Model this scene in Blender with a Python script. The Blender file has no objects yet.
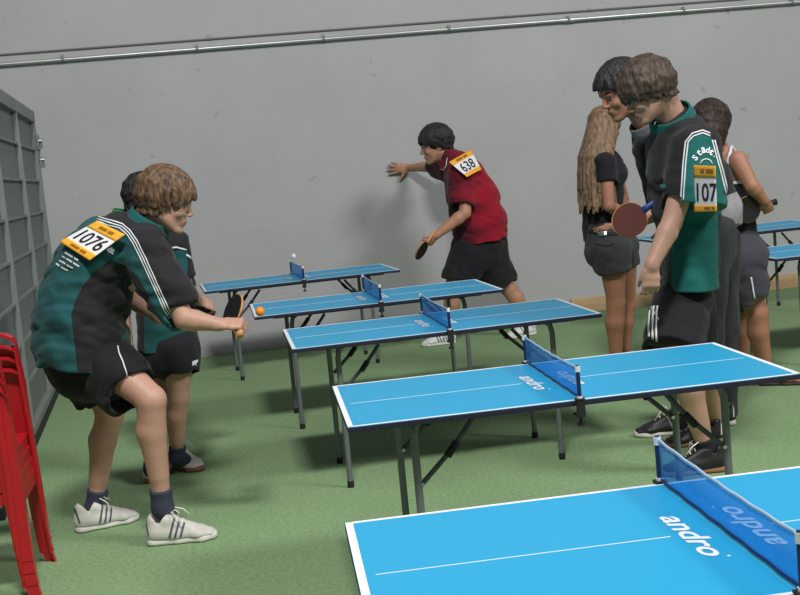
import bpy, bmesh, math, random
import numpy as np
import openvdb
from mathutils import Vector, Matrix
from mathutils.bvhtree import BVHTree
random.seed(7)
scene = bpy.context.scene
COL = scene.collection
UP = np.array([0., 0., 1.])
V = lambda *a: np.array(a, float)
def nrm(v):
    v = np.array(v, float); return v / (np.linalg.norm(v) + 1e-12)

# ------------------------------------------------------------ camera
FPX, PITCH, ROLL, YAW, CAMZ = 1189.037, 0.110948, 0.094449, -0.143289, 1.436772
CAM = V(0, 0, CAMZ)
FW0 = V(-math.sin(YAW), math.cos(YAW), 0)
R0 = V(math.cos(YAW), math.sin(YAW), 0)
FWD = FW0 * math.cos(PITCH) - UP * math.sin(PITCH)
DN = -(FW0 * math.sin(PITCH) + UP * math.cos(PITCH))
CX = math.cos(ROLL) * R0 + math.sin(ROLL) * DN
CD = -math.sin(ROLL) * R0 + math.cos(ROLL) * DN
def ray(x, y): return FWD + CX * ((x - 400) / FPX) + CD * ((y - 297.5) / FPX)
def W(x, y, D):                       # point of the place at horizontal distance D along the heading
    r = ray(x, y); return CAM + r * (D / (r @ FW0))
def G(x, y, z=0.0):                   # point at height z
    r = ray(x, y); return CAM + r * ((z - CAM[2]) / r[2])
def PX(P):
    v = np.asarray(P) - CAM; d = v @ FWD
    return np.stack([400 + FPX * (v @ CX) / d, 297.5 + FPX * (v @ CD) / d], -1)
cam_d = bpy.data.cameras.new('camera'); cam_o = bpy.data.objects.new('camera', cam_d); COL.objects.link(cam_o)
M3 = np.stack([CX, -CD, -FWD], 1)
mw = Matrix.Identity(4)
for i in range(3):
    for j in range(3): mw[i][j] = M3[i, j]
    mw[i][3] = CAM[i]
cam_o.matrix_world = mw
cam_d.sensor_width = 36; cam_d.lens = FPX * 36 / 800; cam_d.clip_end = 200
scene.camera = cam_o

# ------------------------------------------------------------ materials
def lin(c):
    c = c / 255.0
    return c / 12.92 if c <= 0.04045 else ((c + 0.055) / 1.055) ** 2.4
def rgb(r, g, b): return (lin(r), lin(g), lin(b), 1)
def mat(name, col, rough=0.6, metal=0.0, spec=0.5, noise=0.0, nscale=20, bump=0.0, bscale=80, paints=(), stretch=None, sss=0, alpha=1.0, col2=None, sheen=0):
    m = bpy.data.materials.new(name); m.use_nodes = True
    nt = m.node_tree; N = nt.nodes; L = nt.links
    b = N['Principled BSDF']
    b.inputs['Roughness'].default_value = rough; b.inputs['Metallic'].default_value = metal
    b.inputs['Specular IOR Level'].default_value = spec
    if sheen: b.inputs['Sheen Weight'].default_value = sheen
    tc = N.new('ShaderNodeTexCoord'); src = tc.outputs['Object']
    if stretch:
        mp = N.new('ShaderNodeMapping'); mp.inputs['Scale'].default_value = stretch
        L.new(src, mp.inputs['Vector']); src = mp.outputs['Vector']
    rgbn = N.new('ShaderNodeRGB'); rgbn.outputs[0].default_value = col
    cur = rgbn.outputs[0]
    if noise or col2:
        nz = N.new('ShaderNodeTexNoise'); nz.inputs['Scale'].default_value = nscale; nz.inputs['Detail'].default_value = 5
        L.new(src, nz.inputs['Vector'])
        mx = N.new('ShaderNodeMix'); mx.data_type = 'RGBA'
        rp = N.new('ShaderNodeMapRange'); rp.inputs['From Min'].default_value = 0.35; rp.inputs['From Max'].default_value = 0.65
        L.new(nz.outputs['Fac'], rp.inputs['Value']); L.new(rp.outputs['Result'], mx.inputs['Factor'])
        if col2 is None: col2 = tuple(min(1, c * (1 - noise)) for c in col[:3]) + (1,)
        L.new(cur, mx.inputs['A']); mx.inputs['B'].default_value = col2; cur = mx.outputs['Result']
    for an, pc in paints:
        at = N.new('ShaderNodeAttribute'); at.attribute_name = an
        mr = N.new('ShaderNodeMapRange'); mr.inputs['From Min'].default_value = -0.4; mr.inputs['From Max'].default_value = 0.4
        L.new(at.outputs['Fac'], mr.inputs['Value'])
        mx = N.new('ShaderNodeMix'); mx.data_type = 'RGBA'
        L.new(mr.outputs['Result'], mx.inputs['Factor']); L.new(cur, mx.inputs['A']); mx.inputs['B'].default_value = pc
        cur = mx.outputs['Result']
    L.new(cur, b.inputs['Base Color'])
    if sss:
        b.inputs['Subsurface Weight'].default_value = sss; b.inputs['Subsurface Radius'].default_value = (0.02, 0.008, 0.004); b.inputs['Subsurface Scale'].default_value = 0.5
    if bump:
        nb = N.new('ShaderNodeTexNoise'); nb.inputs['Scale'].default_value = bscale; nb.inputs['Detail'].default_value = 4
        L.new(src, nb.inputs['Vector'])
        bp = N.new('ShaderNodeBump'); bp.inputs['Strength'].default_value = bump; bp.inputs['Distance'].default_value = 0.01
        L.new(nb.outputs['Fac'], bp.inputs['Height']); L.new(bp.outputs['Normal'], b.inputs['Normal'])
    if alpha < 1: b.inputs['Alpha'].default_value = alpha
    return m
K_BLACK = rgb(36, 35, 38)
M = {}
M['blue'] = mat('table_blue', rgb(38, 157, 203), 0.42, spec=0.4)
M['white_paint'] = mat('white_paint', rgb(232, 236, 240), 0.5)
M['edge'] = mat('table_edge', rgb(30, 30, 52), 0.5)
M['steel'] = mat('grey_tube', rgb(118, 122, 126), 0.42, metal=0.3, noise=0.12, nscale=30)
M['steel_dark'] = mat('dark_tube', rgb(76, 80, 85), 0.45, metal=0.3, noise=0.15, nscale=30)
M['rubber'] = mat('black_rubber', rgb(24, 24, 26), 0.7)
M['chrome'] = mat('chrome', rgb(200, 202, 205), 0.25, metal=1)
M['redplug'] = mat('red_plug', rgb(170, 40, 35), 0.5)
M['navy'] = mat('navy_plastic', rgb(24, 34, 78), 0.4)
M['white_plastic'] = mat('white_plastic', rgb(225, 228, 232), 0.4)
M['red'] = mat('red_plastic', rgb(178, 22, 32), 0.35, noise=0.08, nscale=6)
M['orange_ball'] = mat('orange_ball', rgb(246, 140, 20), 0.5)
M['white_ball'] = mat('white_ball', rgb(235, 232, 230), 0.5)
M['pipe'] = mat('zinc_pipe', rgb(205, 208, 206), 0.38, metal=0.75, noise=0.15, nscale=3)
M['cable'] = mat('grey_cable', rgb(105, 110, 108), 0.6)
M['tan'] = mat('tan_board', rgb(205, 172, 130), 0.7, noise=0.12, nscale=4, stretch=(0.4, 1, 6))
M['gate_frame'] = mat('galvanised_frame', rgb(126, 133, 131), 0.6, metal=0.1, noise=0.12, nscale=5)
M['sock'] = mat('sock_grey', rgb(62, 66, 84), 0.95, noise=0.25, nscale=60, bump=0.6, bscale=200)
M['blacksock'] = mat('sock_black', rgb(28, 28, 30), 0.95)
M['wood'] = mat('bat_wood', rgb(214, 150, 90), 0.55, noise=0.15, nscale=20)
M['bat_black'] = mat('bat_black', rgb(28, 27, 28), 0.55)
M['bat_red'] = mat('bat_red', rgb(96, 48, 42), 0.6)
M['bat_blue'] = mat('bat_blue', rgb(30, 60, 130), 0.5)
M['paper'] = mat('bib_paper', rgb(236, 236, 240), 0.7)
M['paper_orange'] = mat('bib_orange', rgb(244, 176, 48), 0.7)
M['ink'] = mat('bib_ink', rgb(22, 22, 34), 0.7)
M['ink_brown'] = mat('bib_small_print', rgb(150, 100, 20), 0.7)
M['eye'] = mat('eye_white', rgb(176, 170, 164), 0.25)
M['iris'] = mat('iris', rgb(52, 40, 30), 0.2)
M['shoe_sole'] = mat('shoe_sole', rgb(222, 218, 212), 0.6, noise=0.08, nscale=20)
M['gum'] = mat('gum_sole', rgb(150, 105, 80), 0.6)
M['lace'] = mat('lace', rgb(228, 228, 220), 0.8)

def skin(name, c, lip=None, brow=None):
    lip = lip or tuple(x * f for x, f in zip(c, (0.88, 0.70, 0.70)))
    return mat(name, rgb(*c), 0.5, spec=0.4, noise=0.08, nscale=9, bump=0.08, bscale=120, sss=0.12,
               paints=(('lip', rgb(*lip)), ('brow', rgb(*(brow or (50, 38, 30))))))
def cloth(name, c, paints=(), rough=0.85): return mat(name, c, rough, spec=0.25, noise=0.1, nscale=6, bump=0.25, bscale=35, paints=paints, sheen=0.08)

def glassnet():
    m = bpy.data.materials.new('net_mesh'); m.use_nodes = True; nt = m.node_tree; N = nt.nodes; L = nt.links
    b = N['Principled BSDF']; b.inputs['Base Color'].default_value = rgb(84, 160, 222); b.inputs['Roughness'].default_value = 0.6
    tr = N.new('ShaderNodeBsdfTransparent'); tr.inputs['Color'].default_value = (0.55, 0.75, 0.95, 1)
    tc = N.new('ShaderNodeTexCoord')
    ck = N.new('ShaderNodeTexNoise'); ck.inputs['Scale'].default_value = 6
    mr = N.new('ShaderNodeMapRange'); mr.inputs['To Min'].default_value = 0.22; mr.inputs['To Max'].default_value = 0.38
    L.new(tc.outputs['Object'], ck.inputs['Vector']); L.new(ck.outputs['Fac'], mr.inputs['Value'])
    mx = N.new('ShaderNodeMixShader'); L.new(mr.outputs['Result'], mx.inputs['Fac'])
    L.new(tr.outputs[0], mx.inputs[1]); L.new(b.outputs[0], mx.inputs[2])
    L.new(mx.outputs[0], N['Material Output'].inputs['Surface']); return m
M['net'] = glassnet()

# ------------------------------------------------------------ objects
def link(o, parent=None):
    COL.objects.link(o)
    if parent is not None: o.parent = parent
    return o
def empty(name, loc, label, cat, group=None, rz=0):
    o = bpy.data.objects.new(name, None); COL.objects.link(o)
    o.empty_display_size = 0.1; o.location = loc; o.rotation_euler = (0, 0, rz)
    tag(o, label, cat, group); return o
def tag(o, label, cat, group=None):
    o['label'] = label; o['category'] = cat
    if group: o['group'] = group
    return o
def origin(o):
    return np.array(o.location) if o is not None and o.type == 'EMPTY' else (origin(o.parent) if o is not None and o.parent is not None else V(0, 0, 0))
def obj(name, verts, faces, material, parent=None, smooth=True, attrs=None, label=None, mats=None, fmat=None, world=True):
    verts = np.asarray(verts, float)
    if parent is not None and world: verts = verts - origin(parent)
    me = bpy.data.meshes.new(name)
    me.from_pydata(verts.tolist() if len(verts) < 3000 else verts, [], faces if isinstance(faces, list) else faces.tolist())
    for mm in (mats or [material]): me.materials.append(mm)
    if fmat is not None: me.polygons.foreach_set('material_index', np.asarray(fmat, np.int32))
    if smooth: me.polygons.foreach_set('use_smooth', np.ones(len(me.polygons), bool))
    for k, a in (attrs or {}).items():
        at = me.attributes.new(k, 'FLOAT', 'POINT'); at.data.foreach_set('value', np.asarray(a, np.float32))
    me.update()
    o = bpy.data.objects.new(name, me); link(o, parent)
    if label: o['label'] = label
    return o

class MB:
    """collects boxes, tubes and polygons for one mesh"""
    def __init__(s): s.v = []; s.f = []; s.m = []
    def add(s, v, f, m=0):
        n = len(s.v); s.v += [tuple(map(float, p)) for p in v]; s.f += [tuple(int(i) + n for i in q) for q in f]; s.m += [m] * len(f); return s
    def box(s, lo, hi, m=0, R=None, c=None):
        x0, y0, z0 = lo; x1, y1, z1 = hi
        v = np.array([(x0, y0, z0), (x1, y0, z0), (x1, y1, z0), (x0, y1, z0), (x0, y0, z1), (x1, y0, z1), (x1, y1, z1), (x0, y1, z1)], float)
        if R is not None: v = v @ np.array(R).T
        if c is not None: v = v + c
        return s.add(v, [(0, 3, 2, 1), (4, 5, 6, 7), (0, 1, 5, 4), (1, 2, 6, 5), (2, 3, 7, 6), (3, 0, 4, 7)], m)
    def tube(s, pts, r, n=12, m=0, flat=None, caps=True):
        pts = [np.array(p, float) for p in pts]; rs = r if hasattr(r, '__len__') else [r] * len(pts)
        T = [nrm(pts[min(i + 1, len(pts) - 1)] - pts[max(i - 1, 0)]) for i in range(len(pts))]
        a = UP if abs(T[0] @ UP) < 0.9 else V(0, 1, 0)
        if flat is not None: a = np.array(flat[2], float)
        u = nrm(np.cross(a, T[0])); v = []
        for p, t, rr in zip(pts, T, rs):
            u = nrm(u - t * (u @ t)); w = np.cross(t, u)
            for k in range(n):
                an = 2 * math.pi * k / n
                fx, fy = (flat[0], flat[1]) if flat is not None else (1, 1)
                v.append(p + (u * math.cos(an) * fx + w * math.sin(an) * fy) * rr)
        f = []
        for i in range(len(pts) - 1):
            for k in range(n):
                f.append((i * n + k, i * n + (k + 1) % n, (i + 1) * n + (k + 1) % n, (i + 1) * n + k))
        if caps: f.append(tuple(range(n))[::-1]); f.append(tuple((len(pts) - 1) * n + k for k in range(n)))
        return s.add(v, f, m)
    def build(s, name, material, parent=None, smooth=False, label=None, mats=None, world=False, bevel=0):
        o = obj(name, s.v, s.f, material, parent, smooth, label=label, mats=mats, fmat=s.m if mats else None, world=world)
        if smooth:
            me = o.data
            try: me.set_sharp_from_angle(angle=math.radians(40))
            except Exception: pass
        if bevel:
            b = o.modifiers.new('bevel', 'BEVEL'); b.width = bevel; b.segments = 2
        return o

# ------------------------------------------------------------ solid modelling by distance fields
def smin(a, b, k):
    if k <= 0: return np.minimum(a, b)
    h = np.maximum(k - np.abs(a - b), 0) / k
    return np.minimum(a, b) - h * h * k * 0.25
class Solid:
    def __init__(s): s.p = []
    def cone(s, a, b, ra, rb, k=0.02, fa=False, fb=False, sub=False):
        if sub: fa = fb = True
        return s.ecap(a, b, ra, ra, rb, rb, None, k, fa, fb, sub)
    def ecap(s, a, b, wa, da, wb, db, side=None, k=0.02, fa=False, fb=False, sub=False):
        a = np.array(a, float); b = np.array(b, float); R = max(wa, wb, da, db)
        s.p.append(('c', a, b, wa, da, wb, db, side, k, fa, fb, sub, np.minimum(a, b) - R, np.maximum(a, b) + R)); return s
    def ell(s, c, r, R=None, k=0.02, sub=False):
        c = np.array(c, float); r = np.array(r, float); R = np.eye(3) if R is None else np.array(R, float)   # rows of R are the axes
        e = np.sqrt(((R * r[:, None]) ** 2).sum(0))
        s.p.append(('e', c, r, R, k, sub, c - e, c + e)); return s
    def plane(s, p, n, lo=None, hi=None):   # cut away the side n points to
        s.p.append(('p', np.array(p, float), nrm(n))); return s
    def loft(s, st, side, k=0.03, fa=False, fb=False):
        for i in range(len(st) - 1):
            (p, w, d), (q, w2, d2) = st[i], st[i + 1]
            s.ecap(p, q, w, d, w2, d2, side, k, fa and i == 0, fb and i == len(st) - 2)
        return s
    def mesh(s, h, fold=None):
        pr = [p for p in s.p if p[0] != 'p' and not (p[5] if p[0] == 'e' else p[11])]
        lo = np.min([p[-2] for p in pr], 0) - 4 * h - 0.01; hi = np.max([p[-1] for p in pr], 0) + 4 * h + 0.01
        n = np.ceil((hi - lo) / h).astype(int) + 1
        F = np.full(n, 0.5, np.float32)
        ax = [lo[i] + h * np.arange(n[i]) for i in range(3)]
        for p in s.p:
            if p[0] == 'p':
                X, Y, Z = np.meshgrid(*ax, indexing='ij', sparse=True); P0, nn = p[1], p[2]
                F = np.maximum(F, ((X - P0[0]) * nn[0] + (Y - P0[1]) * nn[1] + (Z - P0[2]) * nn[2]).astype(np.float32)); continue
            k = p[4] if p[0] == 'e' else p[8]; m = 3 * h + k + 0.012
            i0 = np.clip(np.floor((p[-2] - m - lo) / h).astype(int), 0, n); i1 = np.clip(np.ceil((p[-1] + m - lo) / h).astype(int) + 1, 0, n)
            if np.any(i1 <= i0): continue
            sl = tuple(slice(a, b) for a, b in zip(i0, i1))
            X, Y, Z = np.meshgrid(*[ax[i][i0[i]:i1[i]] for i in range(3)], indexing='ij', sparse=True)
            if p[0] == 'e':
                c, r, R, sub = p[1], p[2], p[3], p[5]
                x, y, z = X - c[0], Y - c[1], Z - c[2]
                q = 0; g = 0
                for i in range(3):
                    t = (x * R[i][0] + y * R[i][1] + z * R[i][2]) / r[i]; q = q + t * t; g = g + (t / r[i]) ** 2
                kq = np.sqrt(q); d = kq * (kq - 1) / np.maximum(np.sqrt(g), 1e-6)
            else:
                _, a, b, wa, da, wb, db, side, k, fa, fb, sub = p[:12]
                ab = b - a; Ln = np.linalg.norm(ab) + 1e-9; t_ = ab / Ln
                x, y, z = X - a[0], Y - a[1], Z - a[2]
                tt = (x * t_[0] + y * t_[1] + z * t_[2]); t = np.clip(tt / Ln, 0, 1); w = tt - t * Ln
                if side is None:
                    rr = np.sqrt(np.maximum(x * x + y * y + z * z - tt * tt, 0)); wd = wa + (wb - wa) * t
                    d = (rr - wd) if (fa and fb) else None
                    d0 = np.sqrt(rr * rr + w * w) - wd
                    d = rr - wd if (fa or fb) else d0
                    if fa and not fb: d = np.where(w > 0, d0, d)
                    if fb and not fa: d = np.where(w < 0, d0, d)
                else:
                    u = nrm(np.array(side) - t_ * (np.array(side) @ t_)); v = np.cross(t_, u)
                    s1 = x * u[0] + y * u[1] + z * u[2]; s2 = x * v[0] + y * v[1] + z * v[2]
                    A = wa + (wb - wa) * t; B = da + (db - da) * t; Mn = np.minimum(A, B)
                    q0 = np.sqrt((s1 / A) ** 2 + (s2 / B) ** 2 + (w / Mn) ** 2); q1 = np.sqrt((s1 / A) ** 2 + (s2 / B) ** 2)
                    g0 = np.sqrt((s1 / A ** 2) ** 2 + (s2 / B ** 2) ** 2 + (w / Mn ** 2) ** 2); g1 = np.sqrt((s1 / A ** 2) ** 2 + (s2 / B ** 2) ** 2)
                    d0 = q0 * (q0 - 1) / np.maximum(g0, 1e-6); d1 = q1 * (q1 - 1) / np.maximum(g1, 1e-6)
                    d0 = np.where(q0 < 1e-3, -Mn, d0); d1 = np.where(q1 < 1e-3, -Mn, d1)
                    d = d1 if (fa or fb) else d0
                    if fa and not fb: d = np.where(w > 0, d0, d1)
                    if fb and not fa: d = np.where(w < 0, d0, d1)
                if fa: d = np.maximum(d, -tt)
                if fb: d = np.maximum(d, tt - Ln)
            d = np.asarray(d, np.float32)
            if sub: F[sl] = -smin(-F[sl], d, k)
            else: F[sl] = smin(F[sl], d, k)
        if fold is not None:
            X, Y, Z = np.meshgrid(*ax, indexing='ij', sparse=True); F = F + fold(X, Y, Z).astype(np.float32)
        F = np.clip(F, -4 * h, 4 * h)
        g = openvdb.FloatGrid(float(4 * h)); g.copyFromArray(np.ascontiguousarray(F, dtype=np.float32))
        vv, qq = g.convertToQuads(isovalue=0.0)
        vv = vv.astype(float) * h + lo
        a, b, c = vv[qq[:, 0]], vv[qq[:, 1]], vv[qq[:, 2]]
        vol = (a * np.cross(b, c)).sum() + (vv[qq[:, 0]] * np.cross(vv[qq[:, 2]], vv[qq[:, 3]])).sum()
        if vol < 0: qq = qq[:, ::-1]
        # light smoothing of voxel steps
        for it in range(2):
            acc = np.zeros_like(vv); cnt = np.zeros(len(vv))
            for i in range(4):
                np.add.at(acc, qq[:, i], vv[qq[:, (i + 1) % 4]]); np.add.at(acc, qq[:, i], vv[qq[:, (i + 3) % 4]]); np.add.at(cnt, qq[:, i], 2)
            vv = vv * 0.5 + 0.5 * acc / np.maximum(cnt, 1)[:, None]
        return vv, qq
def folds(amp, fx, seed, ax=None):
    f1, f2 = folds1(amp, fx, seed, ax), folds1(amp * .75, fx * 2.6, seed + 100, ax)
    return lambda X, Y, Z: f1(X, Y, Z) + f2(X, Y, Z) * (.6 + 40 * np.clip(f1(X, Y, Z), -.01, .01))
def folds1(amp, fx, seed, ax=None):
    rs = np.random.RandomState(seed); T = []
    for i in range(5):
        k = rs.randn(3); k = k / np.linalg.norm(k)
        if ax is not None:                       # folds run across the given axis
            a = nrm(ax); k = nrm(k * 0.45 + a * rs.choice([-1, 1]))
        T.append((k * fx * rs.uniform(0.6, 1.5), rs.uniform(0, 6.28), rs.randn(3) * fx * 0.35))
    def f(X, Y, Z):
        o = 0
        for k, ph, k2 in T:
            o = o + np.sin(X * k[0] + Y * k[1] + Z * k[2] + ph + 1.3 * np.sin(X * k2[0] + Y * k2[1] + Z * k2[2]))
        return o * amp / 2.5
    return f
def polysd(P, poly):                  # signed distance (inside positive) of 2-D points to a polygon
    poly = np.array(poly, float); x, y = P[:, 0], P[:, 1]; d = np.full(len(P), 1e9); ins = np.zeros(len(P), bool)
    for i in range(len(poly)):
        a, b = poly[i], poly[(i + 1) % len(poly)]; ab = b - a
        t = np.clip(((x - a[0]) * ab[0] + (y - a[1]) * ab[1]) / (ab @ ab + 1e-9), 0, 1)
        d = np.minimum(d, np.hypot(x - a[0] - t * ab[0], y - a[1] - t * ab[1]))
        c = (a[1] > y) != (b[1] > y)
        xi = a[0] + (y - a[1]) * ab[0] / (ab[1] if abs(ab[1]) > 1e-9 else 1e-9)
        ins ^= c & (x < xi)
    return np.where(ins, d, -d)
def poly_paint(*polys):
    def f(v):
        P = PX(v); return np.max([polysd(P, p) for p in polys], 0)
    return f

# ------------------------------------------------------------ marks that lie on cloth
class Surf:
    def __init__(s, verts, faces): s.v = np.asarray(verts); s.t = BVHTree.FromPolygons(s.v.tolist(), np.asarray(faces).tolist())
    def at(s, x, y, off=0.003):
        r = nrm(ray(x, y)); hit = s.t.ray_cast(Vector(CAM), Vector(r))
        if hit[0] is None:
            p = Vector(CAM + r * s.near); hit = s.t.find_nearest(p)
        n = np.array(hit[1]); 
        if n @ r > 0: n = -n
        return np.array(hit[0]) + n * off
    near = 5.0
class PlaneSurf:
    def __init__(s, surf, quad):
        (tl, tr, br, bl) = [np.array(q, float) for q in quad]; P = []
        for a in np.linspace(.12, .88, 6):
            for b in np.linspace(.12, .88, 6):
                p = (tl * (1 - a) + tr * a) * (1 - b) + (bl * (1 - a) + br * a) * b; P.append(surf.at(p[0], p[1], 0))
        P = np.array(P); s.c = np.median(P, 0); Q = P - s.c; Q = Q[np.linalg.norm(Q, axis=1) < .2]
        n = np.linalg.svd(Q)[2][2]; r = nrm(s.c - CAM)
        if n @ r > 0: n = -n
        if n @ r > -.35: n = nrm(n - r * (.35 + n @ r) * 1.1)
        s.n = n; s.c = s.c + n * (np.percentile(Q @ n, 97) + .002)
    def at(s, x, y, off=0.003):
        r = nrm(ray(x, y)); c = s.c + s.n * off; return CAM + r * (((c - CAM) @ s.n) / (r @ s.n))
def patch(name, surf, quad, material, parent, n=(8, 6), off=0.003, label=None):
    (tl, tr, br, bl) = [np.array(q, float) for q in quad]; v = []
    for j in range(n[1] + 1):
        for i in range(n[0] + 1):
            a, b = i / n[0], j / n[1]; p = (tl * (1 - a) + tr * a) * (1 - b) + (bl * (1 - a) + br * a) * b
            v.append(surf.at(p[0], p[1], off))
    f = [(j * (n[0] + 1) + i, (j + 1) * (n[0] + 1) + i, (j + 1) * (n[0] + 1) + i + 1, j * (n[0] + 1) + i + 1) for j in range(n[1]) for i in range(n[0])]
    o = obj(name, v, f, material, parent, True, label=label)
    sm = o.modifiers.new('sheet', 'SOLIDIFY'); sm.thickness = 0.0012; sm.offset = 1
    return o
def stripe(name, surf, pts, wpx, material, parent, off=0.003, step=3.0):
    P = [np.array(pts[0], float)]
    for a, b in zip(pts[:-1], pts[1:]):
        a = np.array(a, float); b = np.array(b, float); m = max(1, int(np.linalg.norm(b - a) / step))
        for k in range(1, m + 1): P.append(a + (b - a) * k / m)
    v = []
    for i, p in enumerate(P):
        t = P[min(i + 1, len(P) - 1)] - P[max(i - 1, 0)]; t = t / (np.linalg.norm(t) + 1e-9); q = np.array([-t[1], t[0]]) * wpx / 2
        v.append(surf.at(*(p - q), off)); v.append(surf.at(*(p + q), off))
    f = [(2 * i, 2 * i + 1, 2 * i + 3, 2 * i + 2) for i in range(len(P) - 1)]
    o = obj(name, v, f, material, parent, True)
    sm = o.modifiers.new('sheet', 'SOLIDIFY'); sm.thickness = 0.0012; sm.offset = 1
    return o
_tc = {}
def text_mesh(body, bold=0.02, shear=0.0):
    key = (body, bold, shear)
    if key in _tc: return _tc[key]
    c = bpy.data.curves.new('t', 'FONT'); c.body = body; c.size = 1; c.offset = bold; c.shear = shear; c.resolution_u = 3
    o = bpy.data.objects.new('t', c); COL.objects.link(o)
    dg = bpy.context.evaluated_depsgraph_get(); dg.update(); me = bpy.data.meshes.new_from_object(o.evaluated_get(dg))
    v = np.array([x.co[:] for x in me.vertices])[:, :2]; f = [tuple(p.vertices) for p in me.polygons]
    bpy.data.objects.remove(o); bpy.data.curves.remove(c); bpy.data.meshes.remove(me)
    v = (v - v.min(0)) / (v.max(0) - v.min(0)); _tc[key] = (v, f); return v, f
def text_on(name, body, surf, quad, material, parent, off=0.0055, bold=0.02, shear=0.0, arch=0.0):
    v, f = text_mesh(body, bold, shear); (tl, tr, br, bl) = [np.array(q, float) for q in quad]; out = []
    for x, y in v:
        yy = y + arch * (1 - (2 * x - 1) ** 2)
        p = (bl * (1 - x) + br * x) * (1 - yy) + (tl * (1 - x) + tr * x) * yy
        out.append(surf.at(p[0], p[1], off))
    return obj(name, out, f, material, parent, False)
# ------------------------------------------------------------ the human figure
def frame_from(yaw_dir, pitch=0, roll=0):
    """forward, left side, up; pitch > 0 looks down"""
    f = nrm(V(yaw_dir[0], yaw_dir[1], 0)); s = np.cross(UP, f); u = UP.copy()
    f2 = f * math.cos(pitch) - u * math.sin(pitch); u2 = u * math.cos(pitch) + f * math.sin(pitch)
    s3 = s * math.cos(roll) + u2 * math.sin(roll); u3 = u2 * math.cos(roll) - s * math.sin(roll)
    return f2, s3, u3
class Head:
    def __init__(s, c, fr, k=1.0): s.c = np.array(c, float); s.f, s.s, s.u = fr; s.k = k; s.R = np.stack(fr)
    def P(s, a, b, c): return s.c + (s.f * a + s.s * b + s.u * c) * s.k
    def local(s, v): return (np.asarray(v) - s.c) @ s.R.T / s.k
def add_head(S, H):
    k = H.k; E = lambda c, r, kk=0.015, sub=False: S.ell(H.P(*c), np.array(r) * k, H.R, kk, sub)
    C = lambda a, b, ra, rb, kk=0.01, sub=False: S.cone(H.P(*a), H.P(*b), ra * k, rb * k, kk, sub=sub)
    E((-.012, 0, .03), (.096, .076, .086), .0)
    E((.025, 0, -.03), (.062, .060, .078), .02)
    E((.045, 0, .03), (.05, .062, .05), .02)
    for q in (-1, 1):
        C((.0, q * .054, -.045), (.06, q * .02, -.092), .018, .017, .02)
        E((.062, q * .036, -.022), (.024, .022, .022), .015)
    E((.074, 0, -.094), (.019, .024, .017), .015)
    E((.075, 0, -.058), (.022, .03, .022), .012)
    C((.082, -.03, .024), (.082, .03, .024), .011, .011, .012)
    for q in (-1, 1): E((.094, q * .031, .003), (.018, .016, .012), .012, True)
    C((.088, 0, .016), (.106, 0, -.02), .008, .0115, .008)
    for q in (-1, 1): E((.097, q * .012, -.026), (.011, .0075, .0075), .005)
    C((.089, -.016, -.053), (.089, .016, -.053), .0058, .0058, .004)
    C((.093, -.006, -.052), (.093, .006, -.052), .006, .006, .004)
    C((.087, -.014, -.065), (.087, .014, -.065), .0062, .0062, .004)
    C((.101, -.018, -.0588), (.101, .018, -.0588), .0022, .0022, .003, True)
    for q in (-1, 1):
        E((-.012, q * .077, -.008), (.019, .007, .031), .006)
        E((-.008, q * .086, -.004), (.010, .006, .018), .003, True)
def head_attrs(H, v):
    L = H.local(v)
    lip = 1 - np.sqrt(((L[:, 0] - .094) / .02) ** 2 + (L[:, 1] / .022) ** 2 + ((L[:, 2] + .059) / .011) ** 2)
    y = np.abs(L[:, 1]); arc = .027 + .006 * np.sin(np.clip((y - .012) / .035, 0, 1) * 2.6)
    brow = 1 - np.sqrt(((y - .031) / .021) ** 2 + ((L[:, 2] - arc) / .0045) ** 2 + (np.minimum(L[:, 0] - .06, 0) / .01) ** 2)
    return dict(lip=lip * 4, brow=brow * 4)
def add_eyes(H, root):
    for q in (-1, 1):
        c = H.P(.0705, q * .031, .003); m = MB(); v = []; n, r = 14, .0115 * H.k
        fm = []
        for i in range(n + 1):
            th = math.pi * i / n
            for j in range(n):
                ph = 2 * math.pi * j / n
                v.append(c + r * (H.f * math.cos(th) + (H.s * math.cos(ph) + H.u * math.sin(ph)) * math.sin(th)))
        f = [(i * n + j, (i + 1) * n + j, (i + 1) * n + (j + 1) % n, i * n + (j + 1) % n) for i in range(n) for j in range(n)]
        fm = [1 if i < 3 else 0 for i in range(n) for j in range(n)]
        obj('eye', v, f, None, root, True, mats=[M['eye'], M['iris']], fmat=fm)
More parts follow.
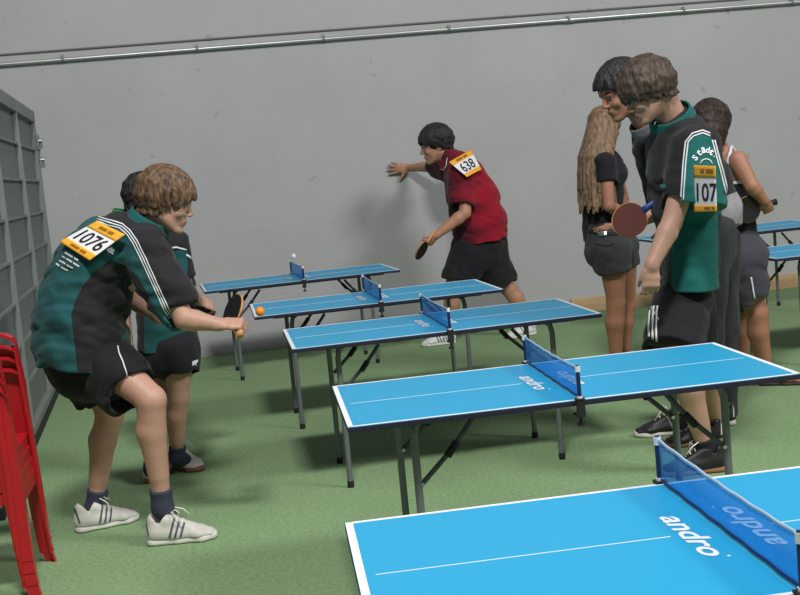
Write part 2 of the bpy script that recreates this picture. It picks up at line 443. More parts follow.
def hand(S, w, d, n, t, curl=(.3, .4, .3), spread=.06, s=1.0, thumb=(.6, .6, .3), tcurl=.4, kk=.004):
    """wrist point, finger direction, palm normal, thumb-side direction"""
    d = nrm(d); t = nrm(t - d * (t @ d)); n = nrm(np.array(n) - d * (np.array(n) @ d) - t * (np.array(n) @ t)); w = np.array(w, float)
    S.ecap(w - d * .01, w + d * .05 * s, .026 * s, .019 * s, .036 * s, .014 * s, t, .015)
    S.ecap(w + d * .05 * s, w + d * .083 * s, .036 * s, .014 * s, .037 * s, .0125 * s, t, .01)
    S.ell(w + d * .035 * s + t * .022 * s + n * .008 * s, V(.028, .016, .014) * s, np.stack([nrm(d + t * .4), nrm(t - d * .4), n]), .012)
    L = [.070, .078, .072, .056]
    for i in range(4):
        p = w + d * (.088 - (.006 if i == 3 else 0)) * s + t * (.0285 - .019 * i) * s
        fd = nrm(d + t * spread * (1.5 - i)); ang = 0
        for j, (fr, r0, r1) in enumerate(((.45, .0088, .0082), (.30, .0082, .0076), (.25, .0076, .0062))):
            ang += curl[j] * (1 + .06 * i)
            q = p + (fd * math.cos(ang) + n * math.sin(ang)) * L[i] * fr * s
            S.cone(p, q, r0 * s, r1 * s, kk); p = q
    p = w + d * .028 * s + t * .027 * s
    td = nrm(d * thumb[0] + t * thumb[1] + n * thumb[2])
    q = p + td * .042 * s; S.cone(p, q, .0125 * s, .0100 * s, .01)
    td2 = nrm(td + d * tcurl * .8 + n * tcurl - t * tcurl * .6); S.cone(q, q + td2 * .03 * s, .0098 * s, .0078 * s, kk)
def limb(S, pts, rs, k=.012):
    for a, b, ra, rb in zip(pts[:-1], pts[1:], rs[:-1], rs[1:]): S.cone(a, b, ra, rb, k)
def leg(S, hip, knee, ank, toe_dir, rh=.085, rk=.056, rc=.056, ra=.036, foot=True):
    hip, knee, ank = map(np.array, (hip, knee, ank))
    S.cone(hip, knee, rh, rk * .94, .012)
    back = -nrm(np.array(toe_dir) - nrm(ank - knee) * (np.array(toe_dir) @ nrm(ank - knee)))
    mid = knee + (ank - knee) * .30 + back * .016
    S.cone(knee, ank, rk * .80, ra * .96, .012)
    S.cone(knee + (ank - knee) * .03, mid, rk * .90, rc * .9, .03); S.cone(mid, knee + (ank - knee) * .72 + back * .004, rc * .9, ra * 1.02, .02)
    S.ell(knee - back * .016, (.034, .038, .04), None, .02)
    if foot:
        td = nrm(V(toe_dir[0], toe_dir[1], 0)); fp = V(ank[0], ank[1], .045) + td * .045; S.cone(ank, fp, ra * .9, .022, .01)
def arm(S, sh, el, wr, rs=(.055, .044, .027), k=.01):
    sh, el, wr = map(np.array, (sh, el, wr))
    rs = (rs[0], rs[1] * .93, rs[2] * .95); S.cone(sh, el, rs[0], rs[1] * .95, k); m = el + (wr - el) * .25
    S.cone(el, m, rs[1] * .93, rs[1] * .98, k); S.cone(m, wr, rs[1] * .98, rs[2], k)
def cover(S, a, b, t, ra, rb, k=.03):
    S.cone(a, lp(a, b, t), ra, ra + (rb - ra) * t, k, fb=True)
def lp(a, b, t): return np.array(a) * (1 - t) + np.array(b) * t
def solid_obj(S, name, material, root, h, attrs=None, fold=None, label=None, H=None):
    v, f = S.mesh(h, fold); at = {k: fn(v) for k, fn in (attrs or {}).items()}
    if H is not None: at.update(head_attrs(H, v))
    o = obj(name, v, f, material, root, True, at, label); return o, Surf(v, f)
def hair_solid(H, seed, n=90, front=.055, side=-.03, back=-.075, r=.012, bulge=.012, part=.0, fringe=0, cap=1.0, h=.004, sweep=0.0, crown=(-.03, 0, .12)):
    """skull cap plus overlapping locks that run from the crown; front/side/back = height where they end"""
    S = Solid(); rs = np.random.RandomState(seed)
    S.ell(H.P(-.020, 0, .038), V(.100, .083, .092) * H.k * cap, H.R, 0)
    S.p.append(('p', H.P(.052, 0, .0), nrm(H.f * 1.0 - H.u * 0.55)))
    S.p.append(('p', H.P(-.02, 0, back + .02), -H.u))
    c0 = V(-.018, 0, .035); rad = V(.104, .084, .096) * cap
    cr = np.array(crown) - c0; cr = cr / rad; cr /= np.linalg.norm(cr)
    for i in range(n):
        az = 2 * math.pi * (i + rs.uniform(-.4, .4)) / n * 3 % (2 * math.pi)
        tgt = V(math.cos(az), math.sin(az), 0)
        wf = max(0, math.cos(az)) ** 1.2; wb = max(0, -math.cos(az)) ** 1.2; ws = max(0, 1 - wf - wb)
        zend = (front * wf + side * ws + back * wb) + rs.uniform(-.012, .012)
        z_n = np.clip((zend - c0[2]) / rad[2], -.97, .97)
        steps = 7; pts = []; ph0 = rs.uniform(0, 6.28)
        a0 = cr + rs.randn(3) * .12; a0 /= np.linalg.norm(a0)
        endn = V(tgt[0] * math.sqrt(1 - min(z_n, 0.0) ** 2 * .35 - max(z_n, 0) ** 2), tgt[1] * math.sqrt(1 - min(z_n, 0.0) ** 2 * .35 - max(z_n, 0) ** 2), z_n)
        for j in range(steps + 1):
            t = j / steps; q = a0 * (1 - t) + endn * t
            if t < 1: q = q / max(np.linalg.norm(q), .3) * (1 if z_n > -.2 else (1 - .0 * t))
            ql = q * (1 + bulge * 8 * math.sin(math.pi * min(1, t * 1.1)) * .35)
            p = c0 + ql * rad
            p[1] += sweep * t * t * wf; 
            if fringe and wf > .3: p[0] += fringe * t * t * wf
            p += rs.randn(3) * .002; tg = V(-math.sin(az), math.cos(az), 0); p += tg * .007 * math.sin(7 * t + ph0) * t
            pts.append(H.P(*p))
        for j in range(steps):
            ra = r * (1 - .08 * j) * H.k; rb = r * (1 - .08 * (j + 1)) * H.k
            if j == steps - 1: rb = r * .3 * H.k
            S.cone(pts[j], pts[j + 1], ra, rb, .009)
    return S
def hairmat(name, c, c2): return mat(name, rgb(*c), 0.5, spec=0.35, col2=rgb(*c2), nscale=60, stretch=(1, 1, .22), bump=0.9, bscale=110)

def shoe(root, heel, toe, main, sole_m, L=None, stripe_m=None, lift=0.0, accent=None, w=.05, laces=True, label=None, low=False, nst=3):
    heel = np.array(heel, float); toe = np.array(toe, float); heel[2] = toe[2] = 0
    f = nrm(toe - heel); s = np.cross(UP, f); Ls = np.linalg.norm(toe - heel) if L is None else L
    P = lambda a, b, c: heel + f * a * Ls + s * b + UP * (c + lift)
    S = Solid(); k = Ls / .29
    S.ecap(P(.13, 0, .045), P(.42, 0, .042), .036, .038, .040, .034, s, .03)
    S.ecap(P(.42, 0, .04), P(.72, .004, .032), .042, .034, .048, .025, s, .03)
    S.ecap(P(.72, .004, .03), P(.88, .004, .026), .048, .024, .036, .018, s, .03)
    if not low:
        S.ecap(P(.12, 0, .05), P(.15, 0, .098 * min(k, 1)), .034, .034, .033, .036, V(*f) * 0 + s, .02)
        S.ecap(P(.24, 0, .05), P(.30, 0, .088 * min(k, 1)), .034, .04, .030, .034, s, .03)
        S.ecap(P(.31, 0, .100), P(.62, .002, .060), .030, .020, .030, .014, s, .025)
        S.cone(P(.20, 0, .085), P(.21, 0, .14), .030, .032, .008, sub=True)
    S.plane(P(0, 0, .022), -UP)
    at = {}
    v, q = S.mesh(.004)
    loc = (v - heel) @ np.stack([f, s, UP]).T; loc[:, 0] /= Ls
    if stripe_m:
        d = np.full(len(v), -9.)
        for i in range(nst):
            cen = .36 + .075 * i - (loc[:, 2] - .05) * 2.0 * .29 / Ls * -.6
            d = np.maximum(d, (.016 - np.abs(loc[:, 0] - cen)) * 60)
        d = np.minimum(d, (loc[:, 2] - .028 - lift) * 90); d = np.minimum(d, (np.abs(loc[:, 1]) - .018) * 90)
        at['stripes'] = d
        hd = np.minimum((.012 - np.abs(loc[:, 0] - .05 + (loc[:, 2] - .06) * .5)) * 60, (loc[:, 2] - .045 - lift) * 90)
        at['heel_mark'] = hd
    o = obj('shoe', v, q, main, root, True, at, label)
    S2 = Solid()
    S2.ecap(P(.10, 0, .012), P(.45, 0, .012), .037, .03, .038, .03, s, .02)
    S2.ecap(P(.45, 0, .012), P(.76, .004, .012), .038, .03, .048, .03, s, .02)
    S2.ecap(P(.76, .004, .012), P(.885, .004, .016), .048, .03, .034, .024, s, .02)
    S2.plane(P(0, 0, .002), -UP); S2.plane(P(0, 0, .031), nrm(UP - f * .0))
    v2, q2 = S2.mesh(.004); obj('sole', v2, q2, sole_m, o, True)
    if laces:
        mb = MB()
        for i in range(4):
            a = .36 + .07 * i; z = .116 - .0135 * i if not low else .06
            mb.tube([P(a, -.026, z - .018), P(a + .02, -.012, z + .003), P(a + .03, .012, z + .003), P(a + .01, .026, z - .018)], .0028, 6)
        mb.tube([P(.36, 0, .118), P(.40, -.03, .134), P(.47, -.050, .118), P(.52, -.052, .09)], .0026, 6); mb.tube([P(.36, 0, .118), P(.44, -.02, .140), P(.50, -.03, .128), P(.44, -.01, .115)], .0026, 6)
        mb.tube([P(.36, 0, .118), P(.42, .025, .138), P(.52, .04, .124), P(.60, .045, .095)], .0026, 6)
        obj('laces', mb.v, mb.f, M['lace'], o, True)
    return o
def sock(root, ank, knee, toe_dir, material, top=.07, r=.041):
    ank = np.array(ank); u = nrm(np.array(knee) - ank); S = Solid(); td = nrm(V(toe_dir[0], toe_dir[1], 0))
    S.cone(ank - u * .01, ank + u * top, r, r + .002, .01, fb=True); S.cone(ank, V(ank[0], ank[1], .065) + td * .045, r * .95, .030, .02)
    S.cone(ank + u * (top - .018), ank + u * (top + .0), r + .0035, r + .0045, .002, fa=True, fb=True)
    solid_obj(S, 'sock', material, root, .005)

def bat(label, grip, axis, normal, front, back, handle, s=1.0):
    axis = nrm(axis); normal = nrm(np.array(normal) - axis * (np.array(normal) @ axis)); side = np.cross(axis, normal)
    root = empty('table_tennis_bat', tuple(grip), label, 'bat'); g = np.array(grip, float)
    def T(p): return [g + axis * a * s + side * b * s + normal * c * s for a, b, c in p]
    def disc(name, z0, z1, sh, m, par):
        n = 40; o = []
        for i in range(n):
            an = 2 * math.pi * i / n; a, b = math.cos(an), math.sin(an)
            w = .075 - sh; l = (.079 - sh); x = .128 + a * l
            o.append((x, b * w * (1 - .05 * a), 0))
        if sh == 0: pass
        vv = [(x, y, z0) for x, y, _ in o] + [(x, y, z1) for x, y, _ in o]
        ff = [tuple(range(n))[::-1], tuple(range(n, 2 * n))] + [(i, (i + 1) % n, n + (i + 1) % n, n + i) for i in range(n)]
        return obj(name, T(vv), ff, m, par, False)
    disc('blade', -.0032, .0032, 0, M['wood'], root)
    disc('rubber', .0032, .0068, .003, front, root); disc('rubber', -.0068, -.0032, .003, back, root)
    mb = MB(); mb.tube(T([(-.052, 0, 0), (-.02, 0, 0), (.03, 0, 0), (.058, 0, 0)]), [.0185, .0155, .0145, .017], 14, flat=(1, .78, normal))
    obj('handle', mb.v, mb.f, handle, root, True)
    return root
# ------------------------------------------------------------ the hall
WA, WB_ = G(248, 352), G(764, 290.7); WD = nrm((WB_ - WA) * V(1, 1, 0)); WN = V(WD[1], -WD[0], 0)   # WN points to the camera
def wallp(along, out, z): return WA * V(1, 1, 0) + WD * along + WN * out + UP * z
def wall_hit(x, y):
    r = ray(x, y); t = ((WA - CAM) @ WN) / (r @ WN); return CAM + r * t
def structure(name, mb, material, **k):
    o = mb.build(name, material, None, **k); o['kind'] = 'structure'; return o
def wall_box(mb, a0, a1, o0, o1, z0, z1, m=0):
    v = [wallp(a, o, z) for z in (z0, z1) for a, o in ((a0, o0), (a1, o0), (a1, o1), (a0, o1))]
    return mb.add(v, [(0, 1, 2, 3), (4, 7, 6, 5), (0, 4, 5, 1), (1, 5, 6, 2), (2, 6, 7, 3), (3, 7, 4, 0)], m)

m = bpy.data.materials.new('green_carpet'); m.use_nodes = True; nt = m.node_tree; N = nt.nodes; L = nt.links
b = N['Principled BSDF']; b.inputs['Roughness'].default_value = 0.95; b.inputs['Specular IOR Level'].default_value = 0.12
tc = N.new('ShaderNodeTexCoord'); n1 = N.new('ShaderNodeTexNoise'); n1.inputs['Scale'].default_value = 55; n1.inputs['Detail'].default_value = 6; n1.inputs['Roughness'].default_value = .7
n2 = N.new('ShaderNodeTexNoise'); n2.inputs['Scale'].default_value = 1.6; n2.inputs['Detail'].default_value = 4
L.new(tc.outputs['Object'], n1.inputs['Vector']); L.new(tc.outputs['Object'], n2.inputs['Vector'])
cr = N.new('ShaderNodeValToRGB'); cr.color_ramp.elements[0].position = .3; cr.color_ramp.elements[0].color = rgb(112, 140, 100); cr.color_ramp.elements[1].position = .72; cr.color_ramp.elements[1].color = rgb(150, 176, 134)
L.new(n1.outputs['Fac'], cr.inputs['Fac'])
mx = N.new('ShaderNodeMix'); mx.data_type = 'RGBA'; mx.blend_type = 'MULTIPLY'; mx.inputs['Factor'].default_value = .35
cr2 = N.new('ShaderNodeValToRGB'); cr2.color_ramp.elements[0].position = .35; cr2.color_ramp.elements[0].color = (.72, .78, .74, 1); cr2.color_ramp.elements[1].position = .65; cr2.color_ramp.elements[1].color = (1, 1, 1, 1)
L.new(n2.outputs['Fac'], cr2.inputs['Fac']); L.new(cr.outputs['Color'], mx.inputs['A']); L.new(cr2.outputs['Color'], mx.inputs['B']); L.new(mx.outputs['Result'], b.inputs['Base Color'])
bp = N.new('ShaderNodeBump'); bp.inputs['Strength'].default_value = .35; bp.inputs['Distance'].default_value = .004; n3 = N.new('ShaderNodeTexNoise'); n3.inputs['Scale'].default_value = 260
L.new(tc.outputs['Object'], n3.inputs['Vector']); L.new(n3.outputs['Fac'], bp.inputs['Height']); L.new(bp.outputs['Normal'], b.inputs['Normal'])
M['carpet'] = m

m = bpy.data.materials.new('painted_wall'); m.use_nodes = True; nt = m.node_tree; N = nt.nodes; L = nt.links
b = N['Principled BSDF']; b.inputs['Roughness'].default_value = .7; b.inputs['Specular IOR Level'].default_value = .25
tc = N.new('ShaderNodeTexCoord'); n1 = N.new('ShaderNodeTexNoise'); n1.inputs['Scale'].default_value = 1.1; n1.inputs['Detail'].default_value = 7; L.new(tc.outputs['Object'], n1.inputs['Vector'])
cr = N.new('ShaderNodeValToRGB'); cr.color_ramp.elements[0].position = .35; cr.color_ramp.elements[0].color = rgb(172, 172, 173); cr.color_ramp.elements[1].position = .68; cr.color_ramp.elements[1].color = rgb(178, 178, 179)
L.new(n1.outputs['Fac'], cr.inputs['Fac'])
sp = N.new('ShaderNodeTexNoise'); sp.inputs['Scale'].default_value = 9; sp.inputs['Detail'].default_value = 2; L.new(tc.outputs['Object'], sp.inputs['Vector'])
sr = N.new('ShaderNodeMapRange'); sr.inputs['From Min'].default_value = .71; sr.inputs['From Max'].default_value = .76; L.new(sp.outputs['Fac'], sr.inputs['Value'])
mx = N.new('ShaderNodeMix'); mx.data_type = 'RGBA'; L.new(sr.outputs['Result'], mx.inputs['Factor']); L.new(cr.outputs['Color'], mx.inputs['A']); mx.inputs['B'].default_value = rgb(158, 158, 158)
# faint courses of the blockwork under the paint
mp = N.new('ShaderNodeMapping'); mp.inputs['Rotation'].default_value = (math.pi / 2, 0, 0); L.new(tc.outputs['Object'], mp.inputs['Vector'])
bk = N.new('ShaderNodeTexBrick'); bk.inputs['Scale'].default_value = 1; bk.inputs['Brick Width'].default_value = 1.0; bk.inputs['Row Height'].default_value = .5; bk.inputs['Mortar Size'].default_value = .004; bk.inputs['Mortar Smooth'].default_value = .6
bk.inputs['Color1'].default_value = (1, 1, 1, 1); bk.inputs['Color2'].default_value = (.985, .985, .985, 1); bk.inputs['Mortar'].default_value = (.93, .93, .93, 1)
L.new(mp.outputs['Vector'], bk.inputs['Vector'])
m2 = N.new('ShaderNodeMix'); m2.data_type = 'RGBA'; m2.blend_type = 'MULTIPLY'; m2.inputs['Factor'].default_value = 1; L.new(mx.outputs['Result'], m2.inputs['A']); L.new(bk.outputs['Color'], m2.inputs['B'])
L.new(m2.outputs['Result'], b.inputs['Base Color'])
bp = N.new('ShaderNodeBump'); bp.inputs['Strength'].default_value = .12; bp.inputs['Distance'].default_value = .01; n3 = N.new('ShaderNodeTexNoise'); n3.inputs['Scale'].default_value = 22; n3.inputs['Detail'].default_value = 5
L.new(tc.outputs['Object'], n3.inputs['Vector']); L.new(n3.outputs['Fac'], bp.inputs['Height']); L.new(bp.outputs['Normal'], b.inputs['Normal'])
M['wall'] = m

structure('floor', MB().box((-7, -3, -.1), (10, 10.6, 0)), M['carpet'])
mb = MB(); wall_box(mb, -7, 10, 0, -.25, 0, 4.2); structure('wall_back', mb, M['wall'])
# tan board along the foot of the wall, right half only
a0 = (wall_hit(571, 304) - WA) @ WD
mb = MB(); wall_box(mb, a0, 10, .0, .02, 0.0, .125); structure('baseboard_back', mb, M['tan'])
# conduit with clips and the thin cable above it
p0, p1 = wall_hit(0, 65), wall_hit(790, 3)
pdir = nrm(p1 - p0); aL, aR = p0 - pdir * 4 + WN * .035, p1 + pdir * 4 + WN * .035
root = empty('wall_conduit', tuple(p0 + WN * .035), 'long bright metal conduit pipe running across the wall above everyone', 'pipe')
mb = MB(); mb.tube([aL - origin(root), aR - origin(root)], .0135, 14); mb.build('pipe', M['pipe'], root, smooth=True)
for i, x in enumerate((63, 197, 323, 448, 567, 682, 790)):
    q = wall_hit(x, 65 - 62 * x / 790.0); q = q + WN * .02 - origin(root); mb = MB()
    mb.tube([q - pdir * .012 + WN * .015, q + pdir * .012 + WN * .015], .0175, 12); mb.box((-.012, -.022, -.012), (.012, .002, .035), c=q)
    mb.build('clip', M['gate_frame'], root)
for x in (330,): 
    q = wall_hit(568, 20.5) + WN * .035 - origin(root); mb = MB(); mb.tube([q - pdir * .05, q + pdir * .05], .017, 12); mb.build('coupling', M['pipe'], root, smooth=True)
c0, c1 = wall_hit(0, 55), wall_hit(730, 0); cd_ = nrm(c1 - c0); mb = MB(); mb.tube([c0 - cd_ * 4 + WN * .009, c1 + cd_ * 4 + WN * .009], .008, 8)
tag(mb.build('wall_cable', M['cable'], None), 'thin dark grey cable running just above the metal conduit on the wall', 'cable')

# ------------------------------------------------------------ big panelled gate on the left
m = mat('gate_sheet', rgb(118, 125, 123), .7, noise=.12, nscale=70, bump=.3, bscale=220); M['sheet'] = m
g0, g1 = V(-1.395, 9.90, 0), V(-1.285, 7.95, 0); gd = nrm(g1 - g0); gn = V(-gd[1], gd[0], 0)
if gn[0] < 0: gn = -gn
root = empty('gate', tuple(g0), 'tall grey metal gate with sheet panels and frame bars reaching the wall', 'gate')
def gp(a, o, z): return gd * a + gn * o + UP * z
def gbox(mb, a0, a1, o0, o1, z0, z1):
    v = [gp(a, o, z) for z in (z0, z1) for a, o in ((a0, o0), (a1, o0), (a1, o1), (a0, o1))]
    return mb.add(v, [(0, 1, 2, 3), (4, 7, 6, 5), (0, 4, 5, 1), (1, 5, 6, 2), (2, 6, 7, 3), (3, 7, 4, 0)])
GH = 2.13; GLEN = 4.4
gbox(MB(), 0, GLEN, -.02, -.008, .06, GH - .02).build('sheet_panel', M['sheet'], root)
fr = MB(); gbox(fr, 0, .08, -.03, .03, .05, GH); gbox(fr, 0, GLEN, -.03, .03, GH - .09, GH); gbox(fr, 0, GLEN, -.03, .03, .05, .11); fr.build('frame', M['gate_frame'], root, bevel=.004)
for a in (1.36, 2.70, 4.05): mb = MB(); gbox(mb, a - .02, a + .02, -.008, .028, .1, GH - .05); mb.build('upright', M['gate_frame'], root, bevel=.003)
for i in range(1, 8): mb = MB(); z = GH - .06 - i * .247; gbox(mb, .05, GLEN, -.008, .014, z - .008, z + .008); mb.build('rail', M['gate_frame'], root)
mb = MB(); gbox(mb, 0, GLEN, -.012, .035, .0, .06); mb.build('rubber_skirt', M['rubber'], root)
mb = MB(); hz = 1.84
gbox(mb, -.035, .0, -.02, .03, hz - .12, hz + .12); gbox(mb, -.03, .10, .03, .045, hz - .02, hz + .10); mb.build('hinge_bracket', M['gate_frame'], root, bevel=.004)
hb = gp(.03, .06, hz + .05); 
for dz in (0, .15): mb = MB(); mb.tube([hb - gn * .02 - UP * dz + gd * .02, hb + gn * .01 - UP * dz + gd * .02], .02, 12); mb.build('bolt', M['chrome'], root, smooth=True)

# ------------------------------------------------------------ tables
TL, TW, TH, TT = 1.416, .708, .68, .018
def make_table(label):
    root = empty('table_tennis_table', (0, 0, 0), label, 'table', 'small blue table tennis tables')
    mb = MB(); mb.box((-TL / 2, -TW / 2, TH - TT), (TL / 2, TW / 2, TH - .0012)); top = mb.build('table_top', M['edge'], root, bevel=.002)
    bl = MB(); bl.box((-TL / 2 + .001, -TW / 2 + .001, TH - .002), (TL / 2 - .001, TW / 2 - .001, TH)); bl.build('playing_surface', M['blue'], root)
    ln = MB(); z0, z1 = TH, TH + .0006; X, Y = TL / 2 - .0015, TW / 2 - .0015
    for a in ((-X, -Y, -X + .016, Y), (X - .016, -Y, X, Y), (-X, Y - .011, X, Y), (-X, -Y, X, -Y + .011), (-.672, -.0014, -.10, .0014), (.10, -.0014, .672, .0014)): ln.box((a[0], a[1], z0), (a[2], a[3], z1))
    ln.build('white_lines', M['white_paint'], root)
    for sg in (-1, 1):
        v, f = text_mesh('andro', .022, .22); P = [(sg * (-.084 + .050 * y), sg * (.122 - .256 * x), TH + .0009) for x, y in v]
        obj('logo', P, f, M['white_paint'], root, False, world=False)
        mb = MB(); mb.tube([(sg * -.040, sg * -.142, TH + .0002), (sg * -.040, sg * -.142, TH + .0009)], .0035, 10); mb.build('registered_mark', M['white_paint'], root)
    ap = MB(); zb = TH - TT
    for y in (-.26, .26): ap.box((-.60, y - .010, zb - .014), (.60, y + .010, zb))
    for x in (-.59, -.31, .31, .59): ap.box((x - .010, -.26, zb - .014), (x + .010, .26, zb))
    ap.build('under_frame', M['steel_dark'], root)
    for sx in (-1, 1):
        for sy in (-1, 1):
            x, y = sx * .5, sy * .237; mb = MB()
            mb.tube([(x - sx * .03, y, TH - TT - .006), (x - sx * .008, y, TH - TT - .025), (x, y, TH - TT - .06), (x, y, .3), (x, y, .02)], .0125, 14); lg = mb.build('leg', M['steel'], root, smooth=True)
            mb = MB(); mb.tube([(x, y, 0), (x, y, .03)], .0155, 12); mb.build('rubber_foot', M['rubber'], lg)
            mb = MB(); lo = V(x - sx * .012, y, .45); hi = V(sx * .31, y, TH - TT - .022); mid = lo * .42 + hi * .58 + V(0, 0, -.012)
            mb.tube([lo, mid], .0085, 8, flat=(1, .45, (0, 1, 0))); mb.tube([mid, hi], .0085, 8, flat=(1, .45, (0, 1, 0))); br = mb.build('brace', M['steel_dark'], root, smooth=True)
            mb = MB(); d = nrm(hi - mid); mb.tube([mid - d * .026, mid + d * .026], .0125, 10); mb.build('hinge', M['rubber'], br, smooth=True)
            mb = MB(); mb.tube([lo + V(0, -.014, 0), lo + V(0, .014, 0)], .0065, 12); mb.build('pivot', M['chrome'], br, smooth=True)
        mb = MB(); mb.tube([(sx * .47, -.237, TH - TT - .008), (sx * .47, .237, TH - TT - .008)], .0125, 10); mb.build('cross_bar', M['steel_dark'], root, smooth=True)
    return root
NH = .101
def make_net(label):
    root = empty('table_tennis_net', (0, 0, TH), label, 'net', 'blue nets clamped across the tables')
    ye = TW / 2 + .004
    def grid(name, z0, z1, th, m):
        v = []; n = 24
        for i in range(n + 1):
            t = i / n; y = -ye + 2 * ye * t; sag = .006 * math.sin(math.pi * t); w = .0012 * math.sin(t * 40)
            for x in (-th, th):
                for z in (z0 - sag * (z0 / NH), z1 - sag * (z1 / NH)): v.append((x + w, y, z))
        f = []
        for i in range(n):
            a, b = i * 4, i * 4 + 4; f += [(a, b, b + 1, a + 1), (a + 2, a + 3, b + 3, b + 2), (a, a + 2, b + 2, b), (a + 1, b + 1, b + 3, a + 3)]
        return obj(name, v, f, m, root, True, world=False)
    grid('net_mesh', .009, NH - .004, .0006, M['net']); grid('top_tape', NH - .007, NH + .001, .0016, M['tape']); grid('bottom_tape', .004, .011, .0016, M['navy'])
    for s in (-1, 1):
        mb = MB(); mb.tube([(0, s * ye, 0), (0, s * ye, NH + .006)], .0065, 12); p = mb.build('post', M['navy'], root, smooth=True)
        mb = MB(); mb.tube([(0, s * ye, NH - .014), (0, s * ye, NH + .004)], .0085, 12); mb.build('cap', M['white_plastic'], p, smooth=True)
        mb = MB(); mb.tube([(0, s * ye, .0), (0, s * ye, .012)], .0085, 12); mb.build('collar_ring', M['white_plastic'], p, smooth=True)
        mb = MB(); mb.box((-.014, s * ye - .012, .0), (.014, s * ye + .012, .006)); mb.box((-.013, s * (ye + .004) - .006, -.052), (.013, s * (ye + .004) + .006, .003)); mb.box((-.013, s * (ye - .02) - .022, -.052), (.013, s * (ye - .02) + .022, -.046)); c = mb.build('clamp', M['rubber'], root, bevel=.0015)
        mb = MB(); mb.tube([(0, s * (ye - .006), -.046), (0, s * (ye - .006), -.074)], .004, 8); mb.tube([(0, s * (ye - .006), -.072), (0, s * (ye - .006), -.080)], .012, 12); mb.build('screw_knob', M['rubber'], c, smooth=True)
    return root
M['tape'] = mat('net_tape', rgb(168, 190, 215), .6)
def kids(o): return [c for c in bpy.data.objects if c.parent == o]
def dup(root, loc, rz, label):
    r = root.copy(); COL.objects.link(r); r.location = loc; r.rotation_euler = (0, 0, rz); r['label'] = label
    for ch in kids(root):
        c = ch.copy(); COL.objects.link(c); c.parent = r
        for gch in kids(ch):
            d = gch.copy(); COL.objects.link(d); d.parent = c
    return r
spots = [(.886, 2.121, -.043, 'nearest blue table, filling the bottom right corner of the view'),
         (1.0234, 3.7839, -.031, 'second nearest blue table, its right end before the players in black shorts'),
         (.9557, 5.5285, .0029, 'blue table in the middle of the left row, third from the front'),
         (.8329, 6.9157, .0106, 'fourth blue table from the front, behind the orange ball'),
         (.5219, 8.8376, .063, 'farthest blue table of the left row, close to the grey wall'),
         (3.90, 6.935, .01, 'blue table at the right edge, its left corner beside the dark grey shorts'),
         (3.94, 8.86, .03, 'rearmost blue table at the right edge, next to the wall with the tan board')]
nl = ['large nearest net at the bottom right, with the white tape running off the edge', 'net on the second nearest table, left of the black striped shorts', 'net on the third table, in front of the red shirted player’s shoe',
      'net on the fourth table, left of the red shirted player’s shorts', 'net on the farthest left table, under the white ball', 'net on the nearer right edge table, mostly out of view', 'net on the rearmost right table, below the round bat']
tab = make_table(spots[0][3] ); net = make_net(nl[0])
for i, (x, y, a, lb) in enumerate(spots):
    if i == 0: tab.location = (x, y, 0); tab.rotation_euler = (0, 0, a); net.location = (x, y, TH + .0007); net.rotation_euler = (0, 0, a)
    else:
        dup(tab, (x, y, 0), a, lb)
        if i != 5: dup(net, (x, y, TH + .0007), a, nl[i])

# ------------------------------------------------------------ balls
def ball(p, m, label):
    bm = bmesh.new(); bmesh.ops.create_uvsphere(bm, u_segments=28, v_segments=16, radius=.02); me = bpy.data.meshes.new('table_tennis_ball'); bm.to_mesh(me); bm.free()
    me.materials.append(m); me.polygons.foreach_set('use_smooth', np.ones(len(me.polygons), bool)); o = bpy.data.objects.new('table_tennis_ball', me); COL.objects.link(o); o.location = tuple(p)
    return tag(o, label, 'ball', 'balls in flight')
ball(W(260, 311.5, 5.05), M['orange_ball'], 'orange ball flying towards the crouching player numbered 1076')
ball(W(293.6, 256.3, 9.0), M['white_ball'], 'small white ball in the air over the farthest net')

